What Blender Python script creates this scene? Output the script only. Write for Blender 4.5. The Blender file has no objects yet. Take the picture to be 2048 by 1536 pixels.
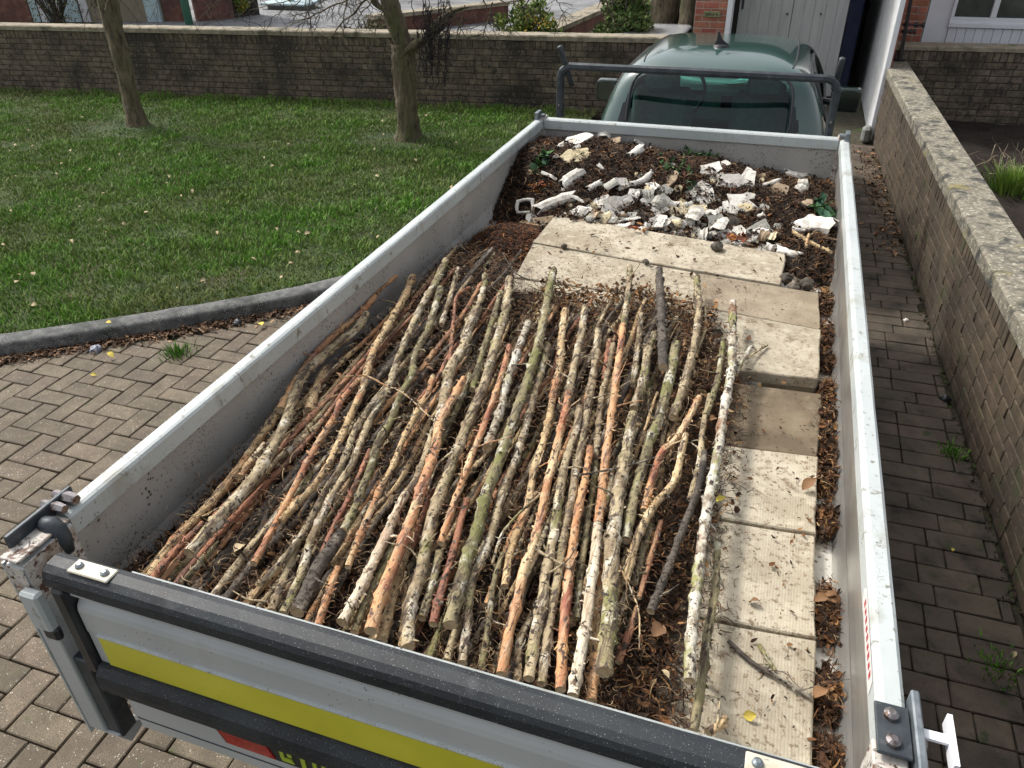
import bpy, math, random
import numpy as np
from mathutils import Vector, Matrix, noise as mnoise
random.seed(7); rng = np.random.default_rng(7)
PI = math.pi
sc = bpy.context.scene
col = sc.collection

# ------------------------------------------------------------------ camera, sky, sun
RIM = 1.12
F_PX = 1532.696
CAM = Vector((0.53886, -0.81093, 1.18340 + RIM))
yaw, pit, rol = 0.33839, 0.57286, -0.017836
fw = Vector((-math.sin(yaw)*math.cos(pit), math.cos(yaw)*math.cos(pit), -math.sin(pit)))
r0 = Vector((math.cos(yaw), math.sin(yaw), 0)); u0 = r0.cross(fw)
rr = math.cos(rol)*r0 + math.sin(rol)*u0
uu = -math.sin(rol)*r0 + math.cos(rol)*u0
cam = bpy.data.cameras.new('camera'); cam.lens = 36*F_PX/2048; cam.sensor_width = 36; cam.clip_start = .05; cam.clip_end = 500
co = bpy.data.objects.new('camera', cam); col.objects.link(co)
m3 = Matrix((rr, uu, -fw)).transposed()
co.matrix_world = Matrix.Translation(CAM) @ m3.to_4x4()
sc.camera = co
SUN_EL, SUN_AZ = math.radians(50), math.radians(-68)      # azimuth measured from +Y towards +X
sd = Vector((math.sin(SUN_AZ)*math.cos(SUN_EL), math.cos(SUN_AZ)*math.cos(SUN_EL), math.sin(SUN_EL)))
w = bpy.data.worlds.new('World'); sc.world = w; w.use_nodes = True
nt = w.node_tree; bg = nt.nodes['Background']
sky = nt.nodes.new('ShaderNodeTexSky'); sky.sky_type = 'NISHITA'; sky.sun_disc = False
sky.sun_elevation = SUN_EL; sky.sun_rotation = SUN_AZ; sky.air_density = 1.0; sky.dust_density = 4.5; sky.ozone_density = .7
hs = nt.nodes.new('ShaderNodeHueSaturation'); hs.inputs['Saturation'].default_value = .25      # thin cloud greys the blue
nt.links.new(sky.outputs[0], hs.inputs['Color']); nt.links.new(hs.outputs[0], bg.inputs[0]); bg.inputs[1].default_value = 0.15
sl = bpy.data.lights.new('sun', 'SUN'); sl.energy = 2.05; sl.angle = math.radians(7); sl.color = (1, .95, .87)
so = bpy.data.objects.new('sun', sl); col.objects.link(so); so.rotation_euler = sd.to_track_quat('Z', 'Y').to_euler()
sc.view_settings.view_transform = 'Standard'; sc.view_settings.look = 'None'
sc.view_settings.gamma = 1; sc.view_settings.exposure = .50; sc.view_settings.use_curve_mapping = False
try:
    sc.cycles.max_bounces = 6; sc.cycles.transparent_max_bounces = 8
except Exception: pass

def P(px, py, X=None, Y=None, Z=None):
    """measured point of the photograph carried to the plane X, Y or Z (metres, ground is Z = 0)"""
    d = (px-1024)/F_PX*rr - (py-768)/F_PX*uu + fw
    if Z is not None: t = (Z-CAM.z)/d.z
    elif X is not None: t = (X-CAM.x)/d.x
    else: t = (Y-CAM.y)/d.y
    return CAM + d*t
def project(p):
    d = Vector(p)-CAM; z = d.dot(fw)
    if z <= .05: return None
    return (1024+F_PX*d.dot(rr)/z, 768-F_PX*d.dot(uu)/z, z)

# ------------------------------------------------------------------ materials
def M(name, c1, c2=None, scale=6., detail=5., rough=.75, metal=0., bump=0., bscale=60., rnd=0., huernd=0.,
      specks=None, world=False, stretch=(1,1,1), lo=.38, hi=.62, second=None, attr=None, spec=.5, coat=0., bdist=.01, specks2=None):
    m = bpy.data.materials.new(name); m.use_nodes = True; n = m.node_tree; L = n.links
    b = n.nodes['Principled BSDF']; b.inputs['Roughness'].default_value = rough; b.inputs['Metallic'].default_value = metal
    b.inputs['Specular IOR Level'].default_value = spec
    if coat: b.inputs['Coat Weight'].default_value = coat; b.inputs['Coat Roughness'].default_value = .05
    if world: src = n.nodes.new('ShaderNodeNewGeometry').outputs['Position']
    else: src = n.nodes.new('ShaderNodeTexCoord').outputs['Object']
    oi = n.nodes.new('ShaderNodeObjectInfo')
    mp = n.nodes.new('ShaderNodeMapping'); mp.inputs['Scale'].default_value = stretch; L.new(src, mp.inputs[0])
    if not world:
        vm = n.nodes.new('ShaderNodeVectorMath'); vm.operation = 'SCALE'; vm.inputs[0].default_value = (17, 31, 23)
        L.new(oi.outputs['Random'], vm.inputs['Scale']); L.new(vm.outputs[0], mp.inputs['Location'])
    vec = mp.outputs[0]
    def noise(s, d=5., r=.6):
        t = n.nodes.new('ShaderNodeTexNoise'); t.inputs['Scale'].default_value = s; t.inputs['Detail'].default_value = d
        t.inputs['Roughness'].default_value = r; L.new(vec, t.inputs['Vector']); return t.outputs['Fac']
    def ramp(v, a, bb, l, h):
        t = n.nodes.new('ShaderNodeValToRGB'); e = t.color_ramp.elements
        e[0].position = l; e[1].position = h; e[0].color = (*a, 1); e[1].color = (*bb, 1); L.new(v, t.inputs[0]); return t.outputs['Color']
    def mix(f, a, bb, mode='MIX'):
        t = n.nodes.new('ShaderNodeMix'); t.data_type = 'RGBA'; t.blend_type = mode
        for i, v in ((0, f), (6, a), (7, bb)):
            if hasattr(v, 'links') or hasattr(v, 'is_output'): L.new(v, t.inputs[i])
            elif i == 0: t.inputs[0].default_value = v
            else: t.inputs[i].default_value = (*v, 1)
        return t.outputs[2]
    if attr:
        a = n.nodes.new('ShaderNodeAttribute'); a.attribute_name = attr; c = a.outputs['Color']
        if c2: c = mix(1., c, ramp(noise(scale, detail), c1, c2, lo, hi), 'MULTIPLY')
    else:
        c = ramp(noise(scale, detail), c1, c2, lo, hi) if c2 else mix(0., c1, c1)
    if second:                    # (colour, scale, low, high[, stretch])
        for s2 in (second if isinstance(second, list) else [second]):
            vv = vec
            if len(s2) > 4:
                mp2 = n.nodes.new('ShaderNodeMapping'); mp2.inputs['Scale'].default_value = s2[4]; L.new(mp.outputs[0], mp2.inputs[0]); vec = mp2.outputs[0]
            f = ramp(noise(s2[1], 6., .62), (0,0,0), (1,1,1), s2[2], s2[3]); vec = vv
            c = mix(f, c, s2[0])
    for sp in (specks, specks2):
        if sp:                    # (colour, scale, threshold 0..1 small = few)
            v = n.nodes.new('ShaderNodeTexVoronoi'); v.inputs['Scale'].default_value = sp[1]*.62; L.new(vec, v.inputs['Vector'])
            th_ = min(.40, sp[2]*1.5); wn_ = n.nodes.new('ShaderNodeMath'); wn_.operation = 'MULTIPLY_ADD'
            L.new(noise(sp[1]*1.6, 3.), wn_.inputs[0]); wn_.inputs[1].default_value = .30; wn_.inputs[2].default_value = -.15
            ad_ = n.nodes.new('ShaderNodeMath'); ad_.operation = 'ADD'; L.new(v.outputs['Distance'], ad_.inputs[0]); L.new(wn_.outputs[0], ad_.inputs[1])
            f = ramp(ad_.outputs[0], (1,1,1), (0,0,0), th_*.7, th_)
            if len(sp) > 3:
                f = mix(1., f, ramp(noise(sp[3], 3.), (0,0,0), (1,1,1), .48, .6), 'MULTIPLY')
            c = mix(f, c, sp[0])
    if rnd or huernd:
        h = n.nodes.new('ShaderNodeHueSaturation')
        mr = n.nodes.new('ShaderNodeMapRange'); mr.inputs[3].default_value = 1-rnd; mr.inputs[4].default_value = 1+rnd
        L.new(oi.outputs['Random'], mr.inputs[0]); L.new(mr.outputs[0], h.inputs['Value'])
        wn = n.nodes.new('ShaderNodeTexWhiteNoise'); wn.noise_dimensions = '1D'; L.new(oi.outputs['Random'], wn.inputs['W'])
        mr2 = n.nodes.new('ShaderNodeMapRange'); mr2.inputs[3].default_value = .5-huernd; mr2.inputs[4].default_value = .5+huernd
        L.new(wn.outputs['Value'], mr2.inputs[0]); L.new(mr2.outputs[0], h.inputs['Hue'])
        L.new(c, h.inputs['Color']); c = h.outputs['Color']
    L.new(c, b.inputs['Base Color'])
    if bump:
        bp = n.nodes.new('ShaderNodeBump'); bp.inputs['Strength'].default_value = bump; bp.inputs['Distance'].default_value = bdist
        L.new(noise(bscale, 4., .65), bp.inputs['Height']); L.new(bp.outputs[0], b.inputs['Normal'])
    return m

def glassmat(name, tint, rough=.0, body=.35):
    m = bpy.data.materials.new(name); m.use_nodes = True; n = m.node_tree; L = n.links
    n.nodes.remove(n.nodes['Principled BSDF']); out = n.nodes['Material Output']
    t = n.nodes.new('ShaderNodeBsdfTransparent'); t.inputs[0].default_value = (*tint, 1)
    g = n.nodes.new('ShaderNodeBsdfGlossy'); g.inputs['Roughness'].default_value = .02; g.inputs[0].default_value = (1,1,1,1)
    f = n.nodes.new('ShaderNodeFresnel'); f.inputs[0].default_value = 1.52
    x = n.nodes.new('ShaderNodeMixShader'); L.new(f.outputs[0], x.inputs[0]); L.new(t.outputs[0], x.inputs[1]); L.new(g.outputs[0], x.inputs[2])
    L.new(x.outputs[0], out.inputs[0]); return m

WHITEP = M('white_paint', (.43,.47,.47), (.51,.55,.545), 3, rough=.42, specks=((.10,.09,.07), 95, .10, 9), specks2=((.2,.18,.14), 300, .16, 6),
           second=[((.33,.33,.29), 7, .55, .72, (1,1,.35)), ((.20,.19,.15), 36, .60, .68, (1,1,.5))], bump=.05, bscale=40, world=True)
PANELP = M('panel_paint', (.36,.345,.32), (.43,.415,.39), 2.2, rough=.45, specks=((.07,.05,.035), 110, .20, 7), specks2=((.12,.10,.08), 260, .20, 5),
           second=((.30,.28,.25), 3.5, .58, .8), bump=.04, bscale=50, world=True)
ALU = M('brushed_aluminium', (.50,.49,.46), (.60,.60,.57), 7, rough=.33, metal=.75, stretch=(1,.6,5), second=((.33,.31,.28), 2.5, .5, .75, (1,2,.4)), bump=.03, bscale=120, world=True)
CAPB = M('black_cap', (.014,.017,.021), (.026,.031,.036), 6, rough=.55, spec=.35, specks=((.26,.26,.25), 260, .085), specks2=((.14,.14,.135), 420, .11),
         second=((.10,.105,.11), 9, .6, .85), bump=.05, bscale=25, world=True)
GATEG = M('gate_grey', (.40,.42,.42), (.46,.48,.475), 2.5, rough=.4, specks=((.12,.11,.09), 120, .10, 8), world=True, second=((.33,.32,.30), 5, .6, .8))
YELLOW = M('yellow_stripe', (.56,.52,.035), (.64,.60,.05), 4, rough=.35, specks=((.15,.14,.02), 150, .07, 8), world=True)
REDREF = M('red_reflector', (.30,.004,.006), (.45,.01,.012), 60, rough=.25, coat=.6, stretch=(3,1,1), world=True)
BLACK = M('black_plastic', (.015,.017,.02), (.03,.033,.036), 10, rough=.4)
LIME = M('lime_letters', (.38,.48,.04), rough=.4)
GALV = M('galvanised_steel', (.16,.19,.21), (.28,.31,.33), 25, rough=.42, metal=.7, second=((.08,.09,.10), 12, .55, .75), bump=.1, bscale=60)
DARKST = M('dark_steel', (.030,.038,.046), (.06,.07,.08), 18, rough=.5, metal=.3, second=((.14,.15,.15), 30, .6, .8), bump=.1, bscale=80)
CHROME = M('worn_bolt', (.22,.20,.20), (.36,.34,.34), 30, rough=.38, metal=.85, second=((.10,.07,.055), 60, .5, .62))
RUSTY = M('rusty_white', (.50,.47,.42), (.60,.57,.53), 10, rough=.6, second=[((.34,.27,.22), 9, .48, .62), ((.12,.065,.04), 44, .54, .60), ((.05,.03,.02), 90, .58, .64)], bump=.3, bscale=60)
CREAMPL = M('cream_plate', (.50,.46,.36), (.62,.58,.48), 20, rough=.5, second=((.12,.09,.06), 40, .62, .7))
RUBBER = M('tyre_rubber', (.02,.02,.02), (.035,.035,.035), 20, rough=.8)
GREENP = M('dark_green_paint', (.024,.068,.058), (.030,.080,.068), 3, rough=.22, coat=1., spec=.6)
CABGLASS = glassmat('cab_glass', (.55,.86,.80))
SEAT = M('seat_cloth', (.05,.07,.065), (.075,.10,.095), 30, rough=.9, bump=.2, bscale=200)
DASH = M('dash_plastic', (.16,.27,.24), (.2,.32,.29), 10, rough=.6)
TEALP = M('pale_teal_reflection', (.30,.62,.56), (.36,.68,.62), 20, rough=.7)
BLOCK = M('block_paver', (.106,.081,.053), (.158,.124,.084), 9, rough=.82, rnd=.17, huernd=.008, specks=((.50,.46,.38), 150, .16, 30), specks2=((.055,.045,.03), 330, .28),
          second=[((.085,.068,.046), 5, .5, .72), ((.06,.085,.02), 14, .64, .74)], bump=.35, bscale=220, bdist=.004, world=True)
BLOCKSH = M('shaded_block_paver', (.082,.062,.045), (.125,.098,.072), 12, rough=.8, rnd=.18, huernd=.008, specks=((.17,.15,.12), 150, .12, 30), second=[((.03,.025,.018), 6, .48, .65), ((.035,.05,.015), 14, .60, .70)], bump=.35, bscale=220, bdist=.004, world=True)  # shade between truck and wall put into the base colour, plus moss patches
JOINT = M('joint_sand', (.032,.030,.018), (.07,.058,.036), 14, rough=1, second=((.05,.085,.018), 7, .54, .66), bump=.5, bscale=200, world=True)
KERB = M('kerb_concrete', (.075,.078,.078), (.15,.15,.145), 22, rough=.9, specks=((.32,.32,.30), 160, .22, 12), bump=.5, bscale=170, bdist=.006, second=((.035,.04,.035), 5, .5, .7), world=True)
BRICKD = M('weathered_brick', (.115,.090,.064), (.190,.150,.108), 14, rough=.92, rnd=.22, huernd=.012, bump=.6, bscale=110, bdist=.006,
           second=[((.045,.037,.030), 1.9, .45, .62), ((.05,.042,.034), 16, .54, .64), ((.20,.17,.13), 34, .56, .68)], world=True)
BRICKR = M('brown_brick', (.066,.046,.029), (.110,.080,.053), 14, rough=.92, rnd=.14, huernd=.01, bump=.6, bscale=120, bdist=.006,
           second=[((.05,.037,.026), 2.6, .45, .62), ((.115,.09,.064), 40, .55, .66), ((.05,.055,.022), 6, .57, .68)], world=True)
BRICKRED = M('red_brick', (.36,.12,.075), (.47,.19,.125), 9, rough=.9, rnd=.2, huernd=.01, bump=.3, bscale=90, world=True, second=((.28,.14,.11), 20, .55, .7))
MORTAR = M('mortar_dark', (.035,.03,.024), (.08,.07,.054), 12, rough=1, bump=.5, bscale=150, world=True)
MORTARL = M('mortar_light', (.38,.33,.28), (.45,.40,.34), 12, rough=1, world=True)
COPING = M('coping_lichen', (.17,.155,.12), (.31,.28,.215), 30, rough=.95, bump=.9, bscale=75, bdist=.012, 
           second=[((.50,.47,.37), 46, .56, .62),((.055,.055,.05), 9, .5, .62), ((.26,.22,.075), 6, .60, .70), ((.10,.10,.092), 60, .55, .66)], world=True)
COPL = M('coping_pale', (.24,.205,.15), (.35,.305,.23), 14, rough=.95, bump=.6, bscale=80, second=[((.10,.095,.07), 4, .5, .66), ((.12,.14,.05), 7, .6, .7)], world=True)
SLAB = M('paving_slab', (.34,.295,.215), (.47,.42,.325), 7, rough=.9, rnd=.06, bump=.35, bscale=70, bdist=.006,
         second=[((.31,.27,.20), 5, .50, .68), ((.20,.15,.10), 60, .55, .64), ((.27,.22,.15), 2.1, .50, .66), ((.17,.12,.075), 11, .59, .70), ((.47,.42,.32), 18, .55, .65)], specks=((.20,.14,.09), 90, .15, 12), world=True)
SLABB = M('stained_slab', (.22,.175,.12), (.32,.265,.19), 9, rough=.9, rnd=.05, bump=.35, bscale=70, bdist=.005, second=((.20,.165,.11), 4, .5, .68), specks=((.10,.07,.05), 80, .14, 12), world=True)
SLABD = M('dark_stained_slab', (.115,.085,.052), (.20,.155,.10), 7, rough=.85, bump=.35, bscale=70, bdist=.005, second=((.26,.21,.14), 4, .52, .68), specks=((.06,.04,.025), 80, .14, 12), world=True)
SLABG = SLAB.copy(); SLABG.name = 'grooved_slab'
BEDF = M('bed_floor_metal', (.42,.40,.36), (.52,.50,.46), 8, rough=.5, specks=((.12,.09,.06), 90, .22, 8), second=((.33,.25,.17), 9, .52, .7), world=True)
SOIL = M('dark_soil', (.010,.007,.005), (.030,.019,.012), 40, rough=1, bump=1, bscale=120, bdist=.02, world=True, second=((.06,.038,.022), 90, .55, .7))
LAWNB = M('lawn_soil', (.025,.045,.012), (.05,.075,.02), 5, rough=1, bump=.6, bscale=50, world=True, second=((.065,.055,.03), 2.2, .56, .7))
TARM = M('grey_yard', (.15,.155,.16), (.23,.235,.245), 1.4, rough=.85, bump=.3, bscale=90, world=True, second=((.10,.10,.10), .8, .5, .65))
GROUNDM = M('earth_ground', (.09,.085,.06), (.13,.125,.085), 1.5, rough=1, world=True)
ATTR = M('vegetation_tinted', (.8,.8,.8), (1.15,1.15,1.15), 30, attr='Col', rough=.8, spec=.3)
GRASS = M('grass_blades', (.85,.85,.85), (1.1,1.1,1.1), 8, attr='Col', rough=.55, spec=.35)
BARK = M('tree_bark', (.095,.075,.048), (.20,.16,.105), 16, rough=.95, bump=1, bscale=26, bdist=.03, stretch=(1.6,1.6,.35), second=[((.09,.10,.035), 4, .52, .68), ((.03,.026,.02), 22, .58, .68)])
TWIGM = M('twig_bark', (.035,.028,.024), (.085,.07,.055), 20, rough=.9)
WHITEW = M('white_painted_wall', (.62,.63,.64), (.72,.73,.74), 4, rough=.7, second=[((.10,.10,.10), 16, .655, .69, (1,1,.5)), ((.5,.5,.5), 3, .5, .7)], world=True, bump=.2, bscale=30)
WHITEF = M('white_frame', (.78,.80,.84), (.84,.86,.90), 4, rough=.4)
DOORG = M('grey_door', (.46,.46,.455), (.54,.54,.535), 3, rough=.6, stretch=(6,1,.5), second=((.14,.13,.12), 30, .66, .7, (2,1,.3)), world=True)
NAVY = M('navy_cloth', (.008,.012,.035), (.015,.02,.05), 5, rough=.9)
DARKIN = M('dark_interior', (.02,.018,.016), (.04,.035,.03), 5, rough=.9, world=True)
WGLASS = M('dark_window', (.02,.028,.03), (.05,.06,.06), 6, rough=.08, coat=1.)
BLUEP = M('pale_blue_boards', (.35,.47,.50), (.45,.57,.60), 3, rough=.6, world=True, stretch=(6,6,.6))
GREENPOLE = M('green_painted_pole', (.02,.10,.06), (.03,.13,.08), 6, rough=.5)
STONE = M('grey_block', (.17,.18,.17), (.26,.27,.25), 14, rough=.9, bump=.5, bscale=60)
CARW = M('white_car_paint', (.72,.74,.78), rough=.2, coat=1.)
BRASS = M('weathered_brass', (.20,.20,.10), (.30,.30,.17), 30, rough=.5, metal=.3)
PLAST = M('plaster_white', (.60,.57,.51), (.76,.73,.67), 12, rough=.85, rnd=.12, bump=.4, bscale=60, second=[((.42,.37,.29), 16, .56, .70), ((.16,.12,.08), 60, .62, .69)])
PLASTG = M('plaster_grey', (.34,.33,.29), (.46,.45,.40), 12, rough=.9, rnd=.15, bump=.5, bscale=60, second=((.14,.11,.08), 18, .60, .72))
PLASTC = M('cream_fragment', (.60,.50,.30), (.70,.61,.42), 12, rough=.9, rnd=.1, bump=.4, bscale=60)
TANF = M('tan_fragment', (.30,.22,.14), (.42,.32,.22), 12, rough=.9, rnd=.15, bump=.4, bscale=60)
DSTONE = M('dark_stone', (.045,.038,.03), (.13,.11,.085), 14, rough=.85, rnd=.2, bump=.6, bscale=50)
def add_grooves(m):
    n = m.node_tree; L = n.links; b = n.nodes['Principled BSDF']; g = n.nodes.new('ShaderNodeNewGeometry'); wv = n.nodes.new('ShaderNodeTexWave'); wv.wave_type = 'BANDS'; wv.bands_direction = 'X'
    wv.inputs['Scale'].default_value = 46; wv.inputs['Distortion'].default_value = 2.0; wv.inputs['Detail'].default_value = 3; wv.inputs['Detail Scale'].default_value = 3; L.new(g.outputs['Position'], wv.inputs['Vector'])
    bp = n.nodes.new('ShaderNodeBump'); bp.inputs['Strength'].default_value = .22; bp.inputs['Distance'].default_value = .003; L.new(wv.outputs['Fac'], bp.inputs['Height'])
    L.new(b.inputs['Normal'].links[0].from_socket, bp.inputs['Normal']); L.new(bp.outputs[0], b.inputs['Normal'])
add_grooves(SLABG)
def barkmat(name, a, b, sec, rough=.85):
    return M(name, a, b, 16, rough=rough, stretch=(1,.55,1), second=sec, bump=.9, bscale=95, bdist=.008, lo=.36, hi=.60)
SC = (1, 4.5, 1); LONG = (1.6, .35, 1.6); DK = (.035,.024,.016)
STR = (2.4, .30, 2.4)
BK = dict(
 B=barkmat('birch_bark', (.20,.145,.085), (.50,.405,.25), [((.225,.21,.085), 9, .54, .64), ((.62,.56,.44), 20, .54, .63), ((.10,.07,.045), 38, .53, .60, LONG), ((.10,.075,.055), 60, .56, .61), (DK, 46, .59, .63, SC)]),
 W=barkmat('white_birch_bark', (.36,.31,.22), (.66,.62,.53), [((.28,.27,.10), 9, .52, .60), ((.25,.14,.085), 15, .56, .62), ((.26,.21,.15), 40, .53, .60), ((.07,.05,.04), 62, .56, .61), (DK, 38, .585, .63, SC)]),
 G=barkmat('mossy_bark', (.13,.11,.06), (.36,.305,.17), [((.17,.165,.055), 8, .48, .60), ((.52,.49,.38), 22, .55, .62), ((.09,.065,.04), 38, .53, .60, LONG), (DK, 60, .57, .62)]),
 O=barkmat('orange_bark', (.40,.17,.07), (.64,.36,.17), [((.30,.10,.06), 6, .50, .62), ((.70,.52,.30), 13, .54, .62, LONG), ((.48,.33,.20), 50, .54, .60, STR), ((.15,.075,.045), 44, .565, .61, LONG), ((.10,.06,.04), 70, .585, .62)], .65),
 R=barkmat('red_bark', (.20,.075,.045), (.42,.18,.095), [((.54,.34,.18), 9, .54, .62, LONG), ((.12,.06,.04), 50, .55, .60, STR), (DK, 66, .57, .61)], .65),
 T=barkmat('tan_bark', (.38,.25,.12), (.64,.48,.27), [((.42,.21,.10), 8, .54, .62), ((.70,.60,.42), 20, .55, .62, LONG), ((.14,.095,.06), 40, .55, .60, LONG), ((.08,.055,.04), 66, .57, .61), (DK, 40, .60, .63, SC)]),
 K=barkmat('pale_stripped_bark', (.52,.42,.29), (.72,.64,.50), [((.46,.26,.16), 7, .55, .64), ((.40,.30,.20), 44, .54, .60, STR), ((.13,.09,.06), 60, .57, .61), (DK, 40, .60, .63, SC)]),
 D=barkmat('dark_bark', (.035,.029,.025), (.115,.095,.075), [((.26,.23,.18), 18, .57, .64), (DK, 50, .53, .59, SC)]),
)
CUT = M('cut_wood', (.42,.32,.19), (.58,.47,.31), 60, rough=.85, second=((.22,.14,.08), 30, .55, .7))

# ------------------------------------------------------------------ mesh helpers
def tag(o, label=None, cat=None, group=None, kind=None):
    if label: o['label'] = label
    if cat: o['category'] = cat
    if group: o['group'] = group
    if kind: o['kind'] = kind
    return o
def empty(name, loc=(0,0,0)):
    o = bpy.data.objects.new(name, None); o.location = loc; o.empty_display_size = .05; col.objects.link(o); return o
def link(name, me, parent=None):
    o = bpy.data.objects.new(name, me); col.objects.link(o)
    if parent:
        o.parent = parent
        q = parent; off = Vector((0,0,0))
        while q: off += q.location; q = q.parent
        o.location = -off
    return o
class MB:
    def __init__(s): s.v = []; s.f = []; s.m = []
    def add(s, vs, fs, mi=0):
        n = len(s.v); s.v += [tuple(x) for x in vs]; s.f += [tuple(i+n for i in f) for f in fs]; s.m += [mi]*len(fs); return s
    def box(s, lo, hi, mi=0, rot=None, c=None):
        x0,y0,z0 = lo; x1,y1,z1 = hi
        vs = [Vector(p) for p in ((x0,y0,z0),(x1,y0,z0),(x1,y1,z0),(x0,y1,z0),(x0,y0,z1),(x1,y0,z1),(x1,y1,z1),(x0,y1,z1))]
        if rot is not None:
            c = Vector(c) if c is not None else sum(vs, Vector())/8
            vs = [rot @ (p-c)+c for p in vs]
        return s.add(vs, [(0,3,2,1),(4,5,6,7),(0,1,5,4),(1,2,6,5),(2,3,7,6),(3,0,4,7)], mi)
    def prism(s, poly, axis, a, b, mi=0):
        """extrude a polygon given in the other two axes along axis from a to b"""
        n = len(poly)
        def pt(p, t): 
            q = list(p); q.insert(axis, t); return q
        vs = [pt(p, a) for p in poly]+[pt(p, b) for p in poly]
        fs = [tuple(range(n)), tuple(range(2*n-1, n-1, -1))]+[(i, i+n, (i+1)%n+n, (i+1)%n) for i in range(n)]
        return s.add(vs, fs, mi)
    def tube(s, pts, rad, n=8, mi=0, cap=True, capmi=None):
        pts = [Vector(p) for p in pts]
        if not hasattr(rad, '__len__'): rad = [rad]*len(pts)
        k = len(s.v); up = None
        for i, p in enumerate(pts):
            t = (pts[min(i+1, len(pts)-1)]-pts[max(i-1, 0)])
            if t.length < 1e-9: t = Vector((0,0,1))
            t.normalize()
            if up is None: up = t.orthogonal().normalized()
            up = (up-t*up.dot(t)); up = up.normalized() if up.length > 1e-6 else t.orthogonal().normalized()
            bi = t.cross(up)
            for j in range(n):
                a = 2*PI*j/n; s.v.append(tuple(p+(up*math.cos(a)+bi*math.sin(a))*rad[i]))
        for i in range(len(pts)-1):
            for j in range(n):
                a = k+i*n+j; b = k+i*n+(j+1)%n; s.f.append((a, b, b+n, a+n)); s.m.append(mi)
        if cap:
            cm = mi if capmi is None else capmi
            s.f.append(tuple(k+j for j in range(n-1, -1, -1))); s.m.append(cm)
            e = k+(len(pts)-1)*n; s.f.append(tuple(e+j for j in range(n))); s.m.append(cm)
        return s
    def mesh(s, name, mats, smooth=False):
        me = bpy.data.meshes.new(name); me.from_pydata(s.v, [], s.f)
        for m in (mats if isinstance(mats, (list, tuple)) else [mats]): me.materials.append(m)
        if any(s.m): me.polygons.foreach_set('material_index', s.m)
        if smooth: me.polygons.foreach_set('use_smooth', [True]*len(me.polygons))
        me.update(); return me
    def build(s, name, mats, parent=None, smooth=False, bevel=0, seg=2):
        o = link(name, s.mesh(name, mats, smooth), parent)
        if bevel:
            b = o.modifiers.new('bevel', 'BEVEL'); b.width = bevel; b.segments = seg; b.limit_method = 'ANGLE'; b.angle_limit = math.radians(40)
            if smooth is False and seg > 1:
                o.data.polygons.foreach_set('use_smooth', [True]*len(o.data.polygons)); b.harden_normals = True
        return o
def npmesh(name, V, Fc, mat, colr=None, smooth=False, mi=None):
    """V (n,3); Fc (k, 3 or 4) uniform faces; colr per vertex"""
    me = bpy.data.meshes.new(name); V = np.asarray(V, np.float32); Fc = np.asarray(Fc, np.int32)
    me.vertices.add(len(V)); me.vertices.foreach_set('co', V.ravel())
    k, n = Fc.shape
    me.loops.add(k*n); me.loops.foreach_set('vertex_index', Fc.ravel())
    me.polygons.add(k); me.polygons.foreach_set('loop_start', np.arange(0, k*n, n, dtype=np.int32))
    for m in (mat if isinstance(mat, (list, tuple)) else [mat]): me.materials.append(m)
    if mi is not None: me.polygons.foreach_set('material_index', mi)
    if smooth: me.polygons.foreach_set('use_smooth', np.ones(k, bool))
    if colr is not None:
        a = me.color_attributes.new('Col', 'FLOAT_COLOR', 'POINT')
        c4 = np.ones((len(V), 4), np.float32); c4[:, :3] = colr; a.data.foreach_set('color', c4.ravel())
    me.update(calc_edges=True); return me
def chbox(dx, dy, dz, c, jit=0., seed=0):
    """box with chamfered edges centred on the origin, 44 triangles"""
    rd = random.Random(seed); hx, hy, hz = dx/2, dy/2, dz/2; V = []; 
    corners = [(sx,sy,sz) for sx in (-1,1) for sy in (-1,1) for sz in (-1,1)]
    idx = {}
    for s in corners:
        for ax in range(3):
            p = [s[0]*hx, s[1]*hy, s[2]*hz]
            for q in range(3):
                if q != ax: p[q] -= s[q]*c
            j = [rd.uniform(-jit, jit) for _ in range(3)]
            idx[(s, ax)] = len(V); V.append((p[0]+j[0], p[1]+j[1], p[2]+j[2]))
    Fs = []
    for ax in range(3):
        a, b = [(1,2),(2,0),(0,1)][ax]
        for sg in (-1, 1):
            loop = []
            for (x, y) in ((-1,-1),(1,-1),(1,1),(-1,1)):
                s = [0,0,0]; s[ax] = sg; s[a] = x; s[b] = y; loop.append(idx[(tuple(s), ax)])
            Fs.append(tuple(loop if sg > 0 else loop[::-1]))
    for e in range(3):                      # edge quads, edge along axis e
        a, b = [(1,2),(2,0),(0,1)][e]
        for x in (-1,1):
            for y in (-1,1):
                s0 = [0,0,0]; s1 = [0,0,0]; s0[e] = -1; s1[e] = 1
                for s in (s0, s1): s[a] = x; s[b] = y
                q = (idx[(tuple(s0), a)], idx[(tuple(s1), a)], idx[(tuple(s1), b)], idx[(tuple(s0), b)])
                Fs.append(q if x*y < 0 else q[::-1])
    for s in corners:
        t = (idx[(s,0)], idx[(s,1)], idx[(s,2)]); Fs.append(t if s[0]*s[1]*s[2] > 0 else t[::-1])
    return V, Fs
def rbox(lo, hi, c):
    V, Fs = chbox(hi[0]-lo[0], hi[1]-lo[1], hi[2]-lo[2], c)
    o = [(lo[i]+hi[i])/2 for i in range(3)]
    return [(v[0]+o[0], v[1]+o[1], v[2]+o[2]) for v in V], Fs
def fbm(x, y, s=1., o=0.):
    return mnoise.fractal(Vector((x*s+o, y*s-o, o)), .6, 2., 4)

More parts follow.
